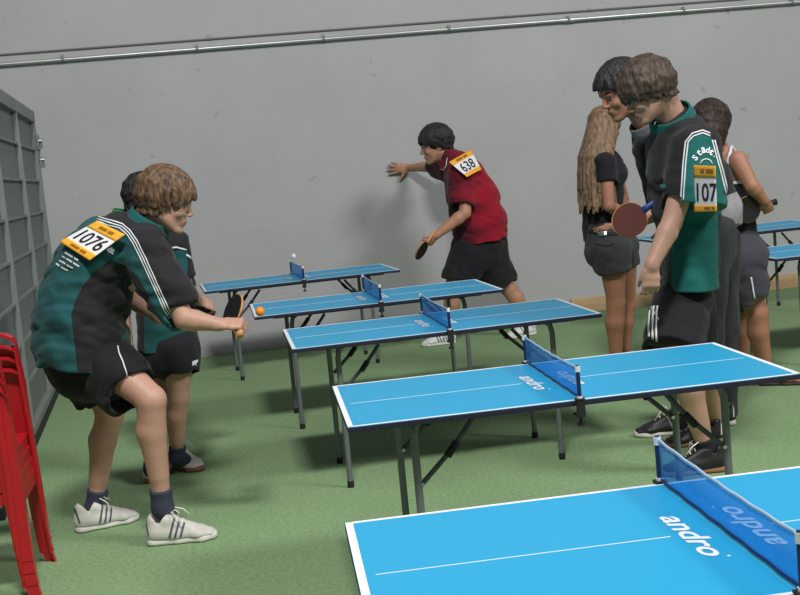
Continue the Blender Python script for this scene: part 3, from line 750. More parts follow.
# ------------------------------------------------------------ stack of red plastic chairs, bottom left
def make_chair(label):
    root = empty('plastic_chair', (0, 0, 0), label, 'chair', 'stacked red plastic chairs')
    def leg(x, y, sx, sy, top, w0=.042, w1=.080, dp=.055):
        v = []
        for z, w, ox in ((0, w0, .020), (.035, w0, .012), (.04, w0 + .010, .010), (.30, (w0 + w1) / 2, .004), (top, w1, -.010)):
            for a, b in ((0, 0), (-w, 0), (-w, -.006), (-.007, -.006), (-.007, -dp * w / w1), (0, -dp * w / w1)):
                v.append((x + sx * (ox + a), y + sy * (ox * .3 + b), z))
        f = []
        for i in range(4):
            for k in range(6): f.append((i * 6 + k, i * 6 + (k + 1) % 6, i * 6 + 6 + (k + 1) % 6, i * 6 + 6 + k))
        f += [(0, 1, 2, 3), (0, 3, 4, 5), (24, 25, 26, 27), (24, 27, 28, 29)]
        mb = MB(); mb.add(v, f); l = mb.build('leg', M['red'], root)
        mb = MB(); mb.box((x + sx * .003 - w1 * .52 * (sx > 0) , y + sy * .0045 - .004, .06), (x + sx * .003 - w1 * .52 * (sx > 0) + .007, y + sy * .0045 + .004, top)); mb.build('rib', M['red'], l)
    for y, s in ((-.21, -1), (.21, 1)):
        leg(0, y, 1, s, .74); leg(-.50, y, -1, s, .44)
        mb = MB(); n = 14; pr = []
        prof = [(-.008, .70), (-.010, .745), (-.022, .775), (-.050, .793), (-.10, .800), (-.25, .802), (-.42, .796), (-.50, .80)]
        v = []; f = []
        for (x, z), wd in zip(prof, (.046, .05, .054, .058, .06, .06, .056, .04)):
            for dy, dz in ((wd / 2, -.012), (wd / 2, 0), (-wd / 2, 0), (-wd / 2, -.012), (-wd / 2 + .006, -.012), (-wd / 2 + .006, -.006), (wd / 2 - .006, -.006), (wd / 2 - .006, -.012)): v.append((x, y + s * (.0) - s * .018 + dy, z + dz * (1 if x < -.015 else .4)))
        for i in range(len(prof) - 1):
            for k in range(8): f.append((i * 8 + k, i * 8 + (k + 1) % 8, i * 8 + 8 + (k + 1) % 8, i * 8 + 8 + k))
        mb.add(v, f); mb.build('armrest', M['red'], root)
    mb = MB(); mb.box((-.48, -.20, .385), (-.01, .20, .395)); mb.box((-.02, -.205, .335), (-.01, .205, .39)); mb.box((-.49, -.205, .35), (-.02, -.195, .39)); mb.box((-.49, .195, .35), (-.02, .205, .39)); mb.build('seat', M['red'], root, bevel=.003)
    mb = MB(); R = Matrix.Rotation(math.radians(-14), 3, 'Y'); R = [list(r) for r in R]
    for k in range(7): mb.box((-.006, -.18 + k * .052, .0), (.006, -.142 + k * .052, .42), R=R, c=V(-.475, 0, .40))
    mb.box((-.008, -.20, .38), (.008, .20, .46), R=R, c=V(-.475, 0, .40)); mb.box((-.008, -.20, -.02), (.008, .20, .04), R=R, c=V(-.475, 0, .40)); mb.build('backrest', M['red'], root, bevel=.003)
    return root
cl = ['lowest red plastic chair of the stack at the left edge', 'second red plastic chair from the bottom of the stack', 'third red plastic chair from the bottom of the stack', 'top red plastic chair of the stack, its armrest highest']
ch = make_chair(cl[0]); ch.location = (-.81, 4.575, 0)
for i in range(1, 4): dup(ch, (-.81 - .004 * i, 4.575, .046 * i), 0, cl[i])
def person(label, x, y, D=None):
    g = G(x, y); return empty('person', (g[0], g[1], 0), label, 'person')
TEAL = rgb(30, 84, 86)
SK1 = (190, 148, 128)
M['skin_pale'] = skin('skin_pale', SK1); M['skin_warm'] = skin('skin_warm', (182, 134, 110)); M['skin_tan'] = skin('skin_tan', (170, 120, 96))
M['hair_light_brown'] = hairmat('hair_light_brown', (126, 99, 74), (70, 52, 40)); M['hair_black'] = hairmat('hair_black', (26, 24, 25), (48, 44, 44))
M['hair_dark_brown'] = hairmat('hair_dark_brown', (54, 44, 38), (90, 74, 62)); M['hair_blonde'] = hairmat('hair_blonde', (148, 120, 94), (98, 78, 60)); M['hair_bob'] = hairmat('hair_bob', (62, 46, 38), (36, 28, 26))
M['shorts_black'] = cloth('shorts_black', rgb(30, 30, 34)); M['trousers'] = cloth('dark_trousers', rgb(56, 56, 60)); M['shorts_grey'] = cloth('shorts_grey', rgb(66, 66, 76)); M['denim'] = cloth('grey_denim', rgb(62, 62, 66))
M['collar_teal'] = cloth('collar_teal', rgb(26, 96, 94)); M['collar_green'] = cloth('collar_green', rgb(44, 136, 84)); M['white_cloth'] = cloth('white_cloth', rgb(226, 228, 230))
SH_P = (('stripes', rgb(60, 66, 84)), ('heel_mark', rgb(50, 52, 62)))
M['shoe_white'] = mat('shoe_white', rgb(206, 204, 196), .6, noise=.12, nscale=25, paints=SH_P)
M['shoe_white_black'] = mat('shoe_white_black', rgb(222, 222, 220), .6, noise=.08, nscale=25, paints=(('stripes', rgb(24, 24, 26)), ('heel_mark', rgb(24, 24, 26))))
M['shoe_puma'] = mat('shoe_white_red', rgb(220, 218, 216), .6, paints=(('stripes', rgb(150, 34, 48)), ('heel_mark', rgb(150, 34, 48))))
M['shoe_black'] = mat('shoe_black', rgb(34, 32, 33), .5, noise=.2, nscale=25, paints=(('stripes', rgb(120, 116, 112)), ('heel_mark', rgb(214, 214, 212))))
M['shoe_black_heel'] = mat('shoe_black_white_heel', rgb(32, 30, 32), .5, noise=.2, nscale=25, paints=(('stripes', rgb(32, 30, 32)), ('heel_mark', rgb(222, 222, 220))))
M['sandal'] = mat('sandal', rgb(60, 40, 40), .6)
def collar(root, c, up, side, r, h, m, d=None):
    S = Solid(); c = np.array(c, float); up = nrm(up)
    S.ecap(c - up * h * .5, c + up * h * .5, r * 1.12, (d or r) * 1.12, r, (d or r), side, .0, True, True)
    S.ecap(c - up * h, c + up * h, r * 1.0, (d or r) * 1.0, r * .88, (d or r) * .88, side, .002, sub=True)
    return solid_obj(S, 'collar', m, root, .005)
def bib(surf0, root, TLc, TRc, BRc, BLc, number, f1=.24, f2=.80, tq=(.12, .86, .30, .76), cut=None):
    B = lambda a, b: (np.array(TLc) * (1 - a) + np.array(TRc) * a) * (1 - b) + (np.array(BLc) * (1 - a) + np.array(BRc) * a) * b
    surf = PlaneSurf(surf0, (TLc, TRc, BRc, BLc)); bib.surf = surf
    p = patch('start_number', surf, (TLc, TRc, BRc, BLc), M['paper'], root, (12, 10), .006, 'white paper start number with orange bands')
    Q = lambda a0, a1, b0, b1: (B(a0, b0), B(a1, b0), B(a1, b1), B(a0, b1))
    patch('orange_band', surf, Q(0, 1, 0, f1), M['paper_orange'], p, (12, 4), .0078); patch('orange_band', surf, Q(0, 1, f2, 1), M['paper_orange'], p, (12, 4), .0078)
    text_on('number_text', number, surf, Q(*tq), M['ink'], p, .0092, .012)
    return Q, p

# ================================================= player 1076, crouching at the left
r1 = person('boy in teal and black shirt numbered 1076, crouching at far left with bat forward', 150, 520)
Surf.near = 4.8
H1 = Head(W(166, 203, 4.90), frame_from(nrm(R0 * 1 + FW0 * .02), math.radians(20), 0), 1.02)
B = Solid(); add_head(B, H1)
neck_b = W(146, 232, 4.92)
B.cone(H1.P(-.03, 0, -.055), neck_b, .054, .062, .03)
B.cone(W(138, 242, 4.92), W(112, 268, 4.92), .075, .11, .04); B.cone(W(112, 268, 4.92), W(84, 335, 4.9), .11, .11, .05)
shR, elR, wrR = W(150, 247, 4.74), W(184, 319, 4.66), W(219, 324.5, 4.66)
arm(B, shR, elR, wrR, (.056, .046, .028))
bat_ax1 = nrm(UP * .42 + FW0 * .84 - R0 * .22)
hand(B, wrR, R0 * 1 - UP * .05, np.cross(bat_ax1, R0), bat_ax1, (1.15, 1.35, .9), .0, 1.0, (.35, .3, .9), .9)
shL, elL, wrL = W(146, 236, 5.10), W(118, 292, 5.14), W(159, 318, 5.04)
arm(B, shL, elL, wrL, (.052, .042, .026))
hand(B, wrL, R0 * 1 - UP * .12, -FW0 + UP * .2, UP, (.5, .9, .6), .02, .95)
kR, aR, kL, aL = W(151, 399, 4.70), W(162, 503, 4.74), W(110, 414, 5.04), W(95, 503, 5.05)
leg(B, W(92, 350, 4.84), kR, aR, R0, .098, .060, .060, .037); leg(B, W(84, 350, 5.02), kL, aL, R0, .092, .058, .060, .036)
body1, _ = solid_obj(B, 'body', M['skin_pale'], r1, .0048, H=H1); add_eyes(H1, r1)
# shirt
side1 = nrm(FW0 * .93 - R0 * .30 + UP * .08)
S = Solid()
st = [(W(82, 363, 4.90), .215, .190), (W(81, 330, 4.90), .21, .188), (W(84, 300, 4.91), .20, .176), (W(93, 272, 4.92), .195, .160), (W(110, 250, 4.92), .20, .140), (W(128, 238, 4.92), .185, .105), (W(142, 230, 4.92), .10, .075)]
S.loft(st, side1, .04, fa=True)
S.cone(W(145, 250, 4.775), W(166, 290, 4.71), .098, .094, .05); S.cone(W(166, 290, 4.72), W(186, 317, 4.68), .092, .078, .03, fb=True)
S.cone(shL, lp(shL, elL, .75), .09, .08, .05, fb=True); cover(S, shR, elR, .8, .076, .062)
S.cone(lp(W(81, 362, 4.92), W(80, 330, 4.92), -.3), lp(W(81, 362, 4.92), W(80, 330, 4.92), .25), .17, .16, .01, sub=True)
S.cone(lp(elR, shR, .12), elR + (elR - shR) * .3, .064, .07, .01, sub=True)
blk = [(96, 217), (110, 222.5), (121, 225.5), (129, 232.5), (135, 242), (149, 270.6), (161, 297), (172.5, 325), (230, 335), (230, 170), (96, 170)]
blk2 = [(111, 260), (124, 265), (137, 275), (145, 289), (152, 305), (140, 325), (128, 331), (121, 338), (119, 372), (77.5, 372), (74.5, 345), (71, 316), (75, 301), (82, 287), (95, 271)]
M['shirt_1076'] = cloth('shirt_1076', TEAL, (('black', K_BLACK),))
f1 = folds(.0085, 36, 3, nrm(V(.3, 0, 1)))
sh1, sf1 = solid_obj(S, 'shirt', M['shirt_1076'], r1, .006, dict(black=poly_paint(blk, blk2)), f1)
collar(r1, W(149, 221.5, 4.91), nrm(W(160, 207, 4.91) - neck_b), side1, .088, .052, M['collar_teal'])
for dx in (-2.3, 0, 2.3):
    stripe('white_stripe', sf1, [(97 + dx * .3, 219.5 - dx), (110 + dx * .3, 223 - dx), (121 + dx * .6, 226.5 - dx), (129.5 + dx * .8, 233.5 - dx * .6), (136 + dx, 243 - dx * .4), (149 + dx, 270.6 - dx * .3), (161 + dx, 297 - dx * .3), (170.5 + dx, 318 - dx * .3)], 1.1, M['white_cloth'], sh1)
Q, pb = bib(sf1, sh1, (97, 221), (125, 234.5), (89.5, 260.5), (59.5, 241.5), '1076', .27, .80, (.10, .90, .33, .74))
text_on('band_text', '\u2013\u2013\u2013 \u2013\u2013', bib.surf, Q(.25, .75, .08, .18), M['ink_brown'], pb, .0092, .01); text_on('band_text', '\u2013\u2013\u2013 \u2013\u2013', bib.surf, Q(.25, .75, .86, .94), M['ink_brown'], pb, .0092, .01)
text_on('club_lettering', 'dt', sf1, ((109, 246), (116, 249), (113, 255), (106.5, 252)), M['white_cloth'], sh1, .004, .05)
for i, (a, b_) in enumerate((((66, 252), (79, 260)), ((63, 255.5), (80, 266)), ((60, 260), (74, 267.5)), ((57, 263.5), (69, 270)))):
    text_on('club_lettering', ('\u2013\u2013 \u2013', '\u2013 \u2013\u2013 \u2013\u2013', '\u2013\u2013 \u2013\u2013', '\u2013 \u2013\u2013')[i], sf1, (a, b_, (b_[0] - .7, b_[1] + 1.4), (a[0] - .7, a[1] + 1.4)), M['white_cloth'], sh1, .004, .03)
# shorts
S = Solid()
S.ecap(W(84, 340, 4.92), W(86, 362, 4.92), .155, .160, .165, .168, FW0, .04)
S.cone(W(92, 356, 4.87), W(132, 393, 4.75), .140, .120, .06, fb=True)
S.cone(W(79, 352, 5.00), W(96, 402, 5.03), .145, .088, .05, fb=True)
cover(S, W(92, 350, 4.84), kR, .62, .112, .09); cover(S, W(84, 350, 5.02), kL, .5, .106, .085)
S.cone(W(124, 385, 4.75), W(146, 407, 4.72), .108, .108, .01, sub=True); S.cone(W(92, 392, 5.02), W(100, 414, 5.03), .075, .078, .01, sub=True)
so1, ss1 = solid_obj(S, 'shorts', M['shorts_black'], r1, .006, None, folds(.005, 30, 5))
stripe('white_piping', ss1, [(117.5, 346), (119, 353), (123, 362), (126, 372), (129.5, 395)], 1.3, M['white_cloth'], so1)
sock(r1, aR - UP * .015, kR, R0, M['sock'], .075, .0435); sock(r1, aL - UP * .015, kL, R0, M['sock'], .075, .0425)
shoe(r1, G(147, 545), G(219, 537.5), M['shoe_white'], M['shoe_sole'], .30, True); shoe(r1, G(75.5, 533), G(139.5, 519), M['shoe_white'], M['shoe_sole'], .29, True)
S = hair_solid(H1, 11, n=110, front=.046, side=-.045, back=-.085, r=.013, bulge=.020, fringe=.024, cap=1.02); solid_obj(S, 'hair', M['hair_light_brown'], r1, .004)
bat('bat held edge-on by the crouching player numbered 1076', wrR + R0 * .072 + np.cross(bat_ax1, R0) * .026, bat_ax1, -R0 * .8 + UP * .54 - FW0 * .26, M['bat_black'], M['bat_black'], M['wood'])

# ================================================= player behind him
Surf.near = 5.9
r2 = person('dark haired player standing half hidden behind the crouching boy, one white and red shoe showing', 175, 470)
fw2 = nrm(R0 * .75 + FW0 * .66)
H2 = Head(W(146, 201, 5.92), frame_from(fw2, math.radians(14), 0), .96); sd2 = nrm(np.cross(UP, fw2))
B = Solid(); add_head(B, H2); nb2 = W(135, 225, 5.92)
B.cone(H2.P(-.03, 0, -.05), nb2, .055, .06, .03); B.cone(W(142, 250, 5.9), W(165, 340, 5.88), .10, .11, .05)
sR2, eR2, wR2 = W(178, 243, 5.74), W(186, 287, 5.76), W(199, 301, 5.92)
arm(B, sR2, eR2, wR2, (.045, .038, .026)); hand(B, wR2, R0 * .6 - UP * .4 + FW0 * .6, FW0, UP * .5 - R0 * .4, (.8, 1.1, .7), 0, .95)
sL2, eL2, wL2 = W(108, 240, 6.10), W(121, 300, 6.16), W(128, 338, 6.05)
arm(B, sL2, eL2, wL2, (.05, .040, .025)); hand(B, wL2, -UP + R0 * .2, R0, FW0 * -1, (.4, .6, .4), .02, .95)
k2, a2, k2b, a2b = W(178, 398, 5.80), W(177, 455, 5.86), W(160, 400, 5.94), W(152, 466, 5.72)
leg(B, W(178, 350, 5.82), k2, a2, fw2, .085, .052, .052, .035); leg(B, W(160, 345, 6.0), k2b, a2b, fw2, .085, .052, .052, .035)
solid_obj(B, 'body', M['skin_pale'], r2, .0055, H=H2); add_eyes(H2, r2)
S = Solid()
S.loft([(W(167, 350, 5.88), .150, .140), (W(167, 320, 5.88), .150, .135), (W(163, 285, 5.88), .165, .14), (W(152, 252, 5.9), .19, .13), (W(142, 234, 5.9), .17, .10), (W(135, 222, 5.9), .09, .07)], sd2, .04, fa=True)
S.cone(W(173, 246, 5.74), lp(sR2, eR2, .88), .074, .060, .04, fb=True); cover(S, sR2, eR2, .85, .058, .052, .01); S.cone(sL2, lp(sL2, eL2, .8), .08, .07, .05, fb=True)
S.cone(lp(sR2, eR2, .8), eR2, .052, .055, .01, sub=True)
M['shirt_behind'] = cloth('shirt_behind', TEAL, (('black', K_BLACK),))
blk = [(150, 200), (210, 200), (210, 255), (188, 251), (184, 248), (176, 247.5), (168, 248.5), (150, 251)]
blk2 = [(187, 248), (215, 250), (215, 290), (187, 290), (187.5, 262)]; blk3 = [(120, 290), (141, 290), (144, 320), (144, 356), (120, 356)]
sh2, sf2 = solid_obj(S, 'shirt', M['shirt_behind'], r2, .006, dict(black=poly_paint(blk, blk2, blk3)), folds(.005, 32, 8, UP))
collar(r2, W(131, 216, 5.92), nrm(W(139, 200, 5.92) - nb2), sd2, .090, .05, M['collar_green'])
stripe('white_stripe', sf2, [(168, 248.5), (176, 247.2), (186, 250)], 1.8, M['white_cloth'], sh2); stripe('white_stripe', sf2, [(186, 254.5), (192, 259)], 1.8, M['white_cloth'], sh2)
S = Solid(); S.ecap(W(168, 332, 5.88), W(168, 352, 5.88), .14, .13, .15, .14, sd2, .03)
S.cone(W(179, 348, 5.83), W(183, 374, 5.80), .105, .088, .04, fb=True); S.cone(W(158, 348, 5.98), W(156, 376, 6.0), .10, .088, .03, fb=True)
cover(S, W(178, 350, 5.82), k2, .42, .10, .085)
S.cone(W(182, 368, 5.80), W(183, 384, 5.80), .075, .078, .008, sub=True)
so2, ss2 = solid_obj(S, 'shorts', M['shorts_black'], r2, .006, None, folds(.004, 30, 9))
v = [ss2.at(x, y, .004) for x, y in ((191.5, 362), (193.5, 360.5), (197.5, 359.5), (197, 362.5), (195.5, 363), (196, 366), (194.5, 364.5), (192, 366))]
obj('leaping_cat_mark', v, [tuple(range(8))], M['white_cloth'], so2, False)
sock(r2, a2 - UP * .01, k2, fw2, M['sock'], .06, .040); sock(r2, a2b - UP * .01, k2b, fw2, M['sock'], .06, .040)
shoe(r2, G(171, 466), G(208, 473), M['shoe_puma'], M['gum'], .27, True, nst=1); shoe(r2, G(149, 484), G(167, 470), M['shoe_puma'], M['gum'], .27, True, nst=1)
S = hair_solid(H2, 21, n=80, front=.07, side=.0, back=-.055, r=.011, bulge=.010, cap=1.03); solid_obj(S, 'hair', M['hair_black'], r2, .0045)
bat('black bat in the hand of the player behind the crouching boy', W(205, 310, 5.98), nrm(-R0 * .55 + UP * .35 - FW0 * .2), nrm(R0 * .55 + UP * .75 - FW0 * .55), M['bat_black'], M['bat_black'], M['bat_black'])

# ================================================= player 638 by the wall
Surf.near = 9.2
r3 = person('player in red shirt numbered 638 leaning one hand on the grey wall', 480, 345)
fw3 = nrm(-R0 * .96 + FW0 * -.05)
H3 = Head(W(435.5, 146, 9.32), frame_from(fw3, math.radians(12), 0), 1.14)
B = Solid(); add_head(B, H3); nb3 = W(452, 164, 9.32)
B.cone(H3.P(-.035, 0, -.05), nb3, .062, .07, .03); B.cone(W(464, 188, 9.3), W(478, 240, 9.3), .13, .13, .05)
sN, eN, wN = W(466, 178, 9.10), W(465, 213, 9.02), W(437, 235, 9.0)
arm(B, sN, eN, wN, (.06, .052, .032))
ax3 = nrm(-R0 * .55 - UP * .8); hand(B, wN, nrm(-R0 * .6 - UP * .55), FW0 * .4 - R0 * .6 + UP * .5, nrm(-R0 * .5 + UP * .2 - FW0 * .6), (.9, 1.1, .7), .02, 1.05)
wallD = (wall_hit(400, 167) @ FW0)
sF, eF, wF = W(450, 170, 9.46), W(432, 166, 9.80), W(409, 168, wallD - .055)
arm(B, sF, eF, wF, (.058, .048, .031))
hand(B, wF, nrm(-R0 * 1 + UP * .10 + FW0 * .06), FW0, UP * -1, (.02, .05, .05), .20, 1.12, (.55, .8, .1), .0)
kN, aN, kF, aF = W(451, 290, 9.20), W(449, 333, 9.26), W(508, 288, 9.32), W(530, 324, 9.34)
leg(B, W(467, 252, 9.26), kN, aN, -R0, .10, .062, .064, .042); leg(B, W(490, 252, 9.36), kF, aF, -R0 * .8, .10, .062, .066, .042)
solid_obj(B, 'body', M['skin_warm'], r3, .0065, H=H3); add_eyes(H3, r3)
sd3 = nrm(FW0 * .97 + R0 * .2 - UP * .12)
S = Solid()
S.loft([(W(481, 248, 9.3), .225, .222), (W(479, 222, 9.3), .215, .212), (W(473, 200, 9.3), .215, .20), (W(466, 180, 9.3), .22, .165), (W(459, 167, 9.3), .18, .12), (W(450, 160, 9.3), .095, .085)], sd3, .04)
S.cone(W(461, 176, 9.14), W(461.5, 207, 9.04), .105, .098, .05, fb=True); S.cone(sF, lp(sF, eF, .75), .105, .095, .05, fb=True)
S.cone(W(463, 200, 9.05), W(464, 216, 9.02), .072, .076, .01, sub=True)
hem = W(480, 242, 9.3); S.plane(hem, nrm(W(484, 262, 9.3) - hem))
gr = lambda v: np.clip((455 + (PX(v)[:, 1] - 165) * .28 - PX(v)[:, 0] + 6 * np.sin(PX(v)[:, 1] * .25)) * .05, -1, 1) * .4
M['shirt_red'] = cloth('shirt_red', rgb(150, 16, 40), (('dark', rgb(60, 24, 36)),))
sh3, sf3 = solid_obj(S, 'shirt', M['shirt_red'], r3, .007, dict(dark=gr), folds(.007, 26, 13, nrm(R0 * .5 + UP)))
collar(r3, W(449, 159, 9.32), nrm(H3.P(-.03, 0, -.05) - nb3), sd3, .092, .06, cloth('collar_red', rgb(150, 16, 40)))
Q, pb = bib(sf3, sh3, (449, 162), (471, 149.5), (481.5, 169.3), (467, 177), '638', .24, .82, (.16, .84, .30, .78))
text_on('band_text', '\u2013\u2013\u2013 \u2013\u2013', bib.surf, Q(.25, .75, .06, .18), M['ink_brown'], pb, .0092, .01)
S = Solid(); S.ecap(W(481, 243, 9.3), W(480, 252, 9.3), .19, .20, .19, .20, FW0, .04)
S.cone(W(471, 252, 9.26), W(457, 285, 9.20), .16, .132, .05, fb=True); S.cone(W(487, 250, 9.34), W(500, 286, 9.33), .15, .140, .03, fb=True)
cover(S, W(467, 252, 9.26), kN, .75, .118, .10); cover(S, W(490, 252, 9.36), kF, .8, .118, .10)
S.cone(W(457, 279, 9.2), W(456, 294, 9.2), .115, .118, .01, sub=True); S.cone(W(498, 280, 9.33), W(503, 296, 9.33), .12, .124, .01, sub=True)
solid_obj(S, 'shorts', M['shorts_black'], r3, .007, None, folds(.007, 26, 14))
sock(r3, aN, kN, -R0, M['white_cloth'], .05, .045); sock(r3, aF, kF, -R0, M['white_cloth'], .05, .045)
shoe(r3, G(456, 343), G(421, 347), M['shoe_white_black'], M['shoe_sole'], .29, True); shoe(r3, G(536, 334), G(513, 338), M['shoe_white_black'], M['shoe_sole'], .29, True)
S = hair_solid(H3, 31, n=90, front=.045, side=-.015, back=-.06, r=.013, bulge=.018, fringe=.012, cap=1.06); solid_obj(S, 'hair', M['hair_black'], r3, .005)
bat('black bat held low by the player in the red shirt', W(431, 237, 8.96), nrm(-R0 * .55 - UP * .62 - FW0 * .25), nrm(R0 * .75 - UP * .5 - FW0 * .45), M['bat_black'], M['bat_black'], M['wood'])
# necklace cord
S = None; mb = MB(); c = nb3 + UP * .01
mb.tube([W(447, 158, 9.18), W(446, 166, 9.12), W(443, 170, 9.2), W(440, 169, 9.34)], .003, 6); obj('necklace', mb.v, mb.f, M['white_cloth'], r3, True)
# ================================================= blonde girl
Surf.near = 7.5
r4 = person('girl with long blonde hair in black top and grey denim shorts, back to camera', 615, 374)
fw4 = nrm(R0 * .80 + FW0 * .60); sd4 = nrm(np.cross(UP, fw4))
H4 = Head(W(606, 129, 7.46), frame_from(fw4, math.radians(12), 0), .93)
B = Solid(); add_head(B, H4); nb = W(603, 154, 7.46)
B.cone(H4.P(-.03, 0, -.05), nb, .045, .05, .03); B.cone(W(603, 175, 7.46), W(603, 232, 7.46), .085, .10, .05)
sN, eN, wN = W(605, 163, 7.30), W(609, 206, 7.26), W(630, 217, 7.42)
arm(B, sN, eN, wN, (.048, .040, .024)); hand(B, wN, R0 + FW0 * .3, -UP, FW0, (.5, .6, .4), .03, .85)
sF, eF, wF = W(613, 160, 7.62), W(624, 200, 7.60), W(613, 226, 7.34)
arm(B, sF, eF, wF, (.044, .036, .023)); hand(B, wF, -R0 * .8 - UP * .25, FW0, UP, (.3, .5, .3), .04, .85)
k, a, kb, ab = W(616, 302, 7.44), W(616, 367, 7.5), W(627, 303, 7.66), W(624, 361, 7.76)
leg(B, W(611, 250, 7.40), k, a, fw4, .092, .060, .062, .037); leg(B, W(623, 248, 7.58), kb, ab, fw4, .092, .056, .058, .036)
solid_obj(B, 'body', M['skin_tan'], r4, .006, H=H4); add_eyes(H4, r4)
S = Solid(); S.loft([(W(604, 240, 7.46), .15, .115), (W(602, 222, 7.46), .125, .10), (W(602, 195, 7.46), .14, .11), (W(604, 172, 7.46), .16, .10), (W(604, 160, 7.46), .13, .075)], sd4, .04, fa=True)
S.cone(sN, lp(sN, eN, .42), .068, .062, .05, fb=True); S.cone(sF, lp(sF, eF, .42), .06, .058, .05, fb=True)
solid_obj(S, 'top', cloth('black_top', rgb(30, 28, 32)), r4, .006, None, folds(.004, 34, 17, UP))
S = Solid(); S.ecap(W(604, 228, 7.46), W(608, 250, 7.46), .135, .115, .165, .135, sd4, .03)
S.cone(W(609, 250, 7.40), W(615, 272, 7.40), .125, .102, .04, fb=True); S.cone(W(622, 248, 7.58), W(626, 266, 7.6), .11, .092, .04, fb=True)
cover(S, W(611, 250, 7.40), k, .35, .11, .09)
S.cone(W(615, 268, 7.4), W(616, 282, 7.4), .092, .094, .006, sub=True)
so4, s4 = solid_obj(S, 'shorts', M['denim'], r4, .006, None, folds(.005, 34, 18))
stripe('belt', s4, [(589, 231), (600, 234), (616, 234), (628, 230)], 3, M['rubber'], so4)
patch('belt_buckle', s4, ((599, 229), (607, 230), (607, 237), (599, 236)), M['chrome'], so4, (3, 3), .008)
stripe('pocket_seam', s4, [(596, 244), (606, 246), (614, 244)], .9, M['rubber'], so4)
for s, (hx, hy, tx, ty) in ((0, (613, 374, 628, 372)), (1, (622, 366, 636, 363))): shoe(r4, G(hx, hy), G(tx, ty), M['shoe_black'], M['shoe_sole'], .24, False, laces=False, low=True)
S = hair_solid(H4, 41, n=70, front=.06, side=-.06, back=-.09, r=.012, bulge=.02, cap=1.06)
rs = np.random.RandomState(4)
for i in range(120):
    t = i / 119.; az = math.radians(75 + 210 * t + rs.uniform(-6, 6)); x, y = math.cos(az), math.sin(az)
    p = H4.P(-.02 + .098 * x, .084 * y, .05 + rs.uniform(-.02, .03))
    p2 = H4.P(-.03 + .11 * x, .095 * y, -.06)
    ln = rs.uniform(.34, .50) if x < .3 else rs.uniform(.28, .40)
    out = nrm(V(*(H4.f * x + H4.s * y)) * V(1, 1, 0)); dr = H4.c + (H4.f * (-.06 + .10 * x) + H4.s * .10 * y) * V(1, 1, 0)
    p3 = V(dr[0], dr[1], H4.c[2] - .16) - fw4 * .04 * (x < .3) + rs.randn(3) * .004; p4 = p3 - UP * (ln - .16) + out * .01 - fw4 * .02 * (x < .3) + rs.randn(3) * .006
    pts = [p, p2, lp(p2, p3, .6), p3, lp(p3, p4, .5) + rs.randn(3) * .004, p4]; rr = [.013, .014, .013, .013, .012, .007]
    for a_, b_, ra, rb in zip(pts[:-1], pts[1:], rr[:-1], rr[1:]): S.cone(a_, b_, ra, rb, .007)
solid_obj(S, 'hair', M['hair_blonde'], r4, .0045)

# ================================================= tall man behind 1071
Surf.near = 5.6
r5 = person('tall dark haired man in dark jacket bending forward, face to the left, behind the player with 1071 side', 690, 432)
r5['label'] = 'tall man with short black hair and long dark trousers, bending down facing left'
fw5 = nrm(-R0 * .93 - FW0 * .30); sd5 = nrm(np.cross(UP, fw5))
H5 = Head(W(621.5, 92.5, 5.50), frame_from(fw5, math.radians(22), 0), 1.02)
B = Solid(); add_head(B, H5); nb = W(650, 126, 5.56)
B.cone(H5.P(-.035, 0, -.05), nb, .058, .064, .03); B.cone(W(676, 165, 5.62), W(712, 232, 5.70), .11, .11, .05)
sN, eN, wN = W(652, 150, 5.52), W(664, 205, 5.56), W(672, 228, 5.58)
sF, eF, wF = W(660, 145, 5.92), W(668, 205, 5.85), W(676, 235, 5.80)
arm(B, sN, eN, wN, (.055, .045, .028)); hand(B, wN, -R0 * .5 - UP, FW0, -R0, (.3, .4, .3))
arm(B, sF, eF, wF, (.055, .045, .028)); hand(B, wF, -R0 * .5 - UP, FW0, -R0, (.3, .4, .3))
leg(B, W(708, 240, 5.66), W(706, 335, 5.66), W(704, 420, 5.70), -R0, .09, .058, .056, .038); leg(B, W(718, 240, 5.80), W(722, 330, 5.84), W(722, 416, 5.90), -R0, .09, .058, .056, .038)
solid_obj(B, 'body', M['skin_tan'], r5, .0055, H=H5); add_eyes(H5, r5)
S = Solid(); S.loft([(W(714, 227, 5.76), .165, .110), (W(711, 212, 5.76), .17, .128), (W(698, 180, 5.76), .17, .14), (W(678, 152, 5.74), .19, .14), (W(664, 138, 5.68), .17, .12), (W(652, 130, 5.60), .09, .08)], sd5, .04, fa=True)
S.cone(W(652, 150, 5.53), W(664, 204, 5.56), .088, .068, .05, fb=True); S.cone(sF, wF, .085, .05, .05, fb=True)
cover(S, W(652, 150, 5.52), W(664, 205, 5.56), 1, .078, .064); cover(S, W(664, 205, 5.56), W(672, 228, 5.58), .9, .064, .048); cover(S, W(660, 145, 5.92), W(668, 205, 5.85), 1, .078, .064); cover(S, W(668, 205, 5.85), W(676, 235, 5.80), .9, .064, .048)
wp = lambda v: poly_paint([(700, 206), (736, 192), (760, 192), (760, 250), (700, 250)])(v)
M['jacket'] = cloth('jacket', rgb(40, 38, 44), (('light', rgb(146, 144, 150)),))
solid_obj(S, 'shirt', M['jacket'], r5, .006, dict(light=wp), folds(.005, 30, 23))
collar(r5, W(647, 123, 5.54), nrm(H5.P(-.03, 0, -.05) - nb), sd5, .082, .05, cloth('grey_collar', rgb(120, 120, 128)))
S = Solid(); S.ecap(W(712, 224, 5.70), W(713, 250, 5.74), .14, .100, .14, .10, sd5, .02)
S.loft([(W(707, 250, 5.66), .09, .09), (W(707, 330, 5.66), .08, .08), (W(706, 420, 5.72), .08, .08)], sd5, .03, fb=True)
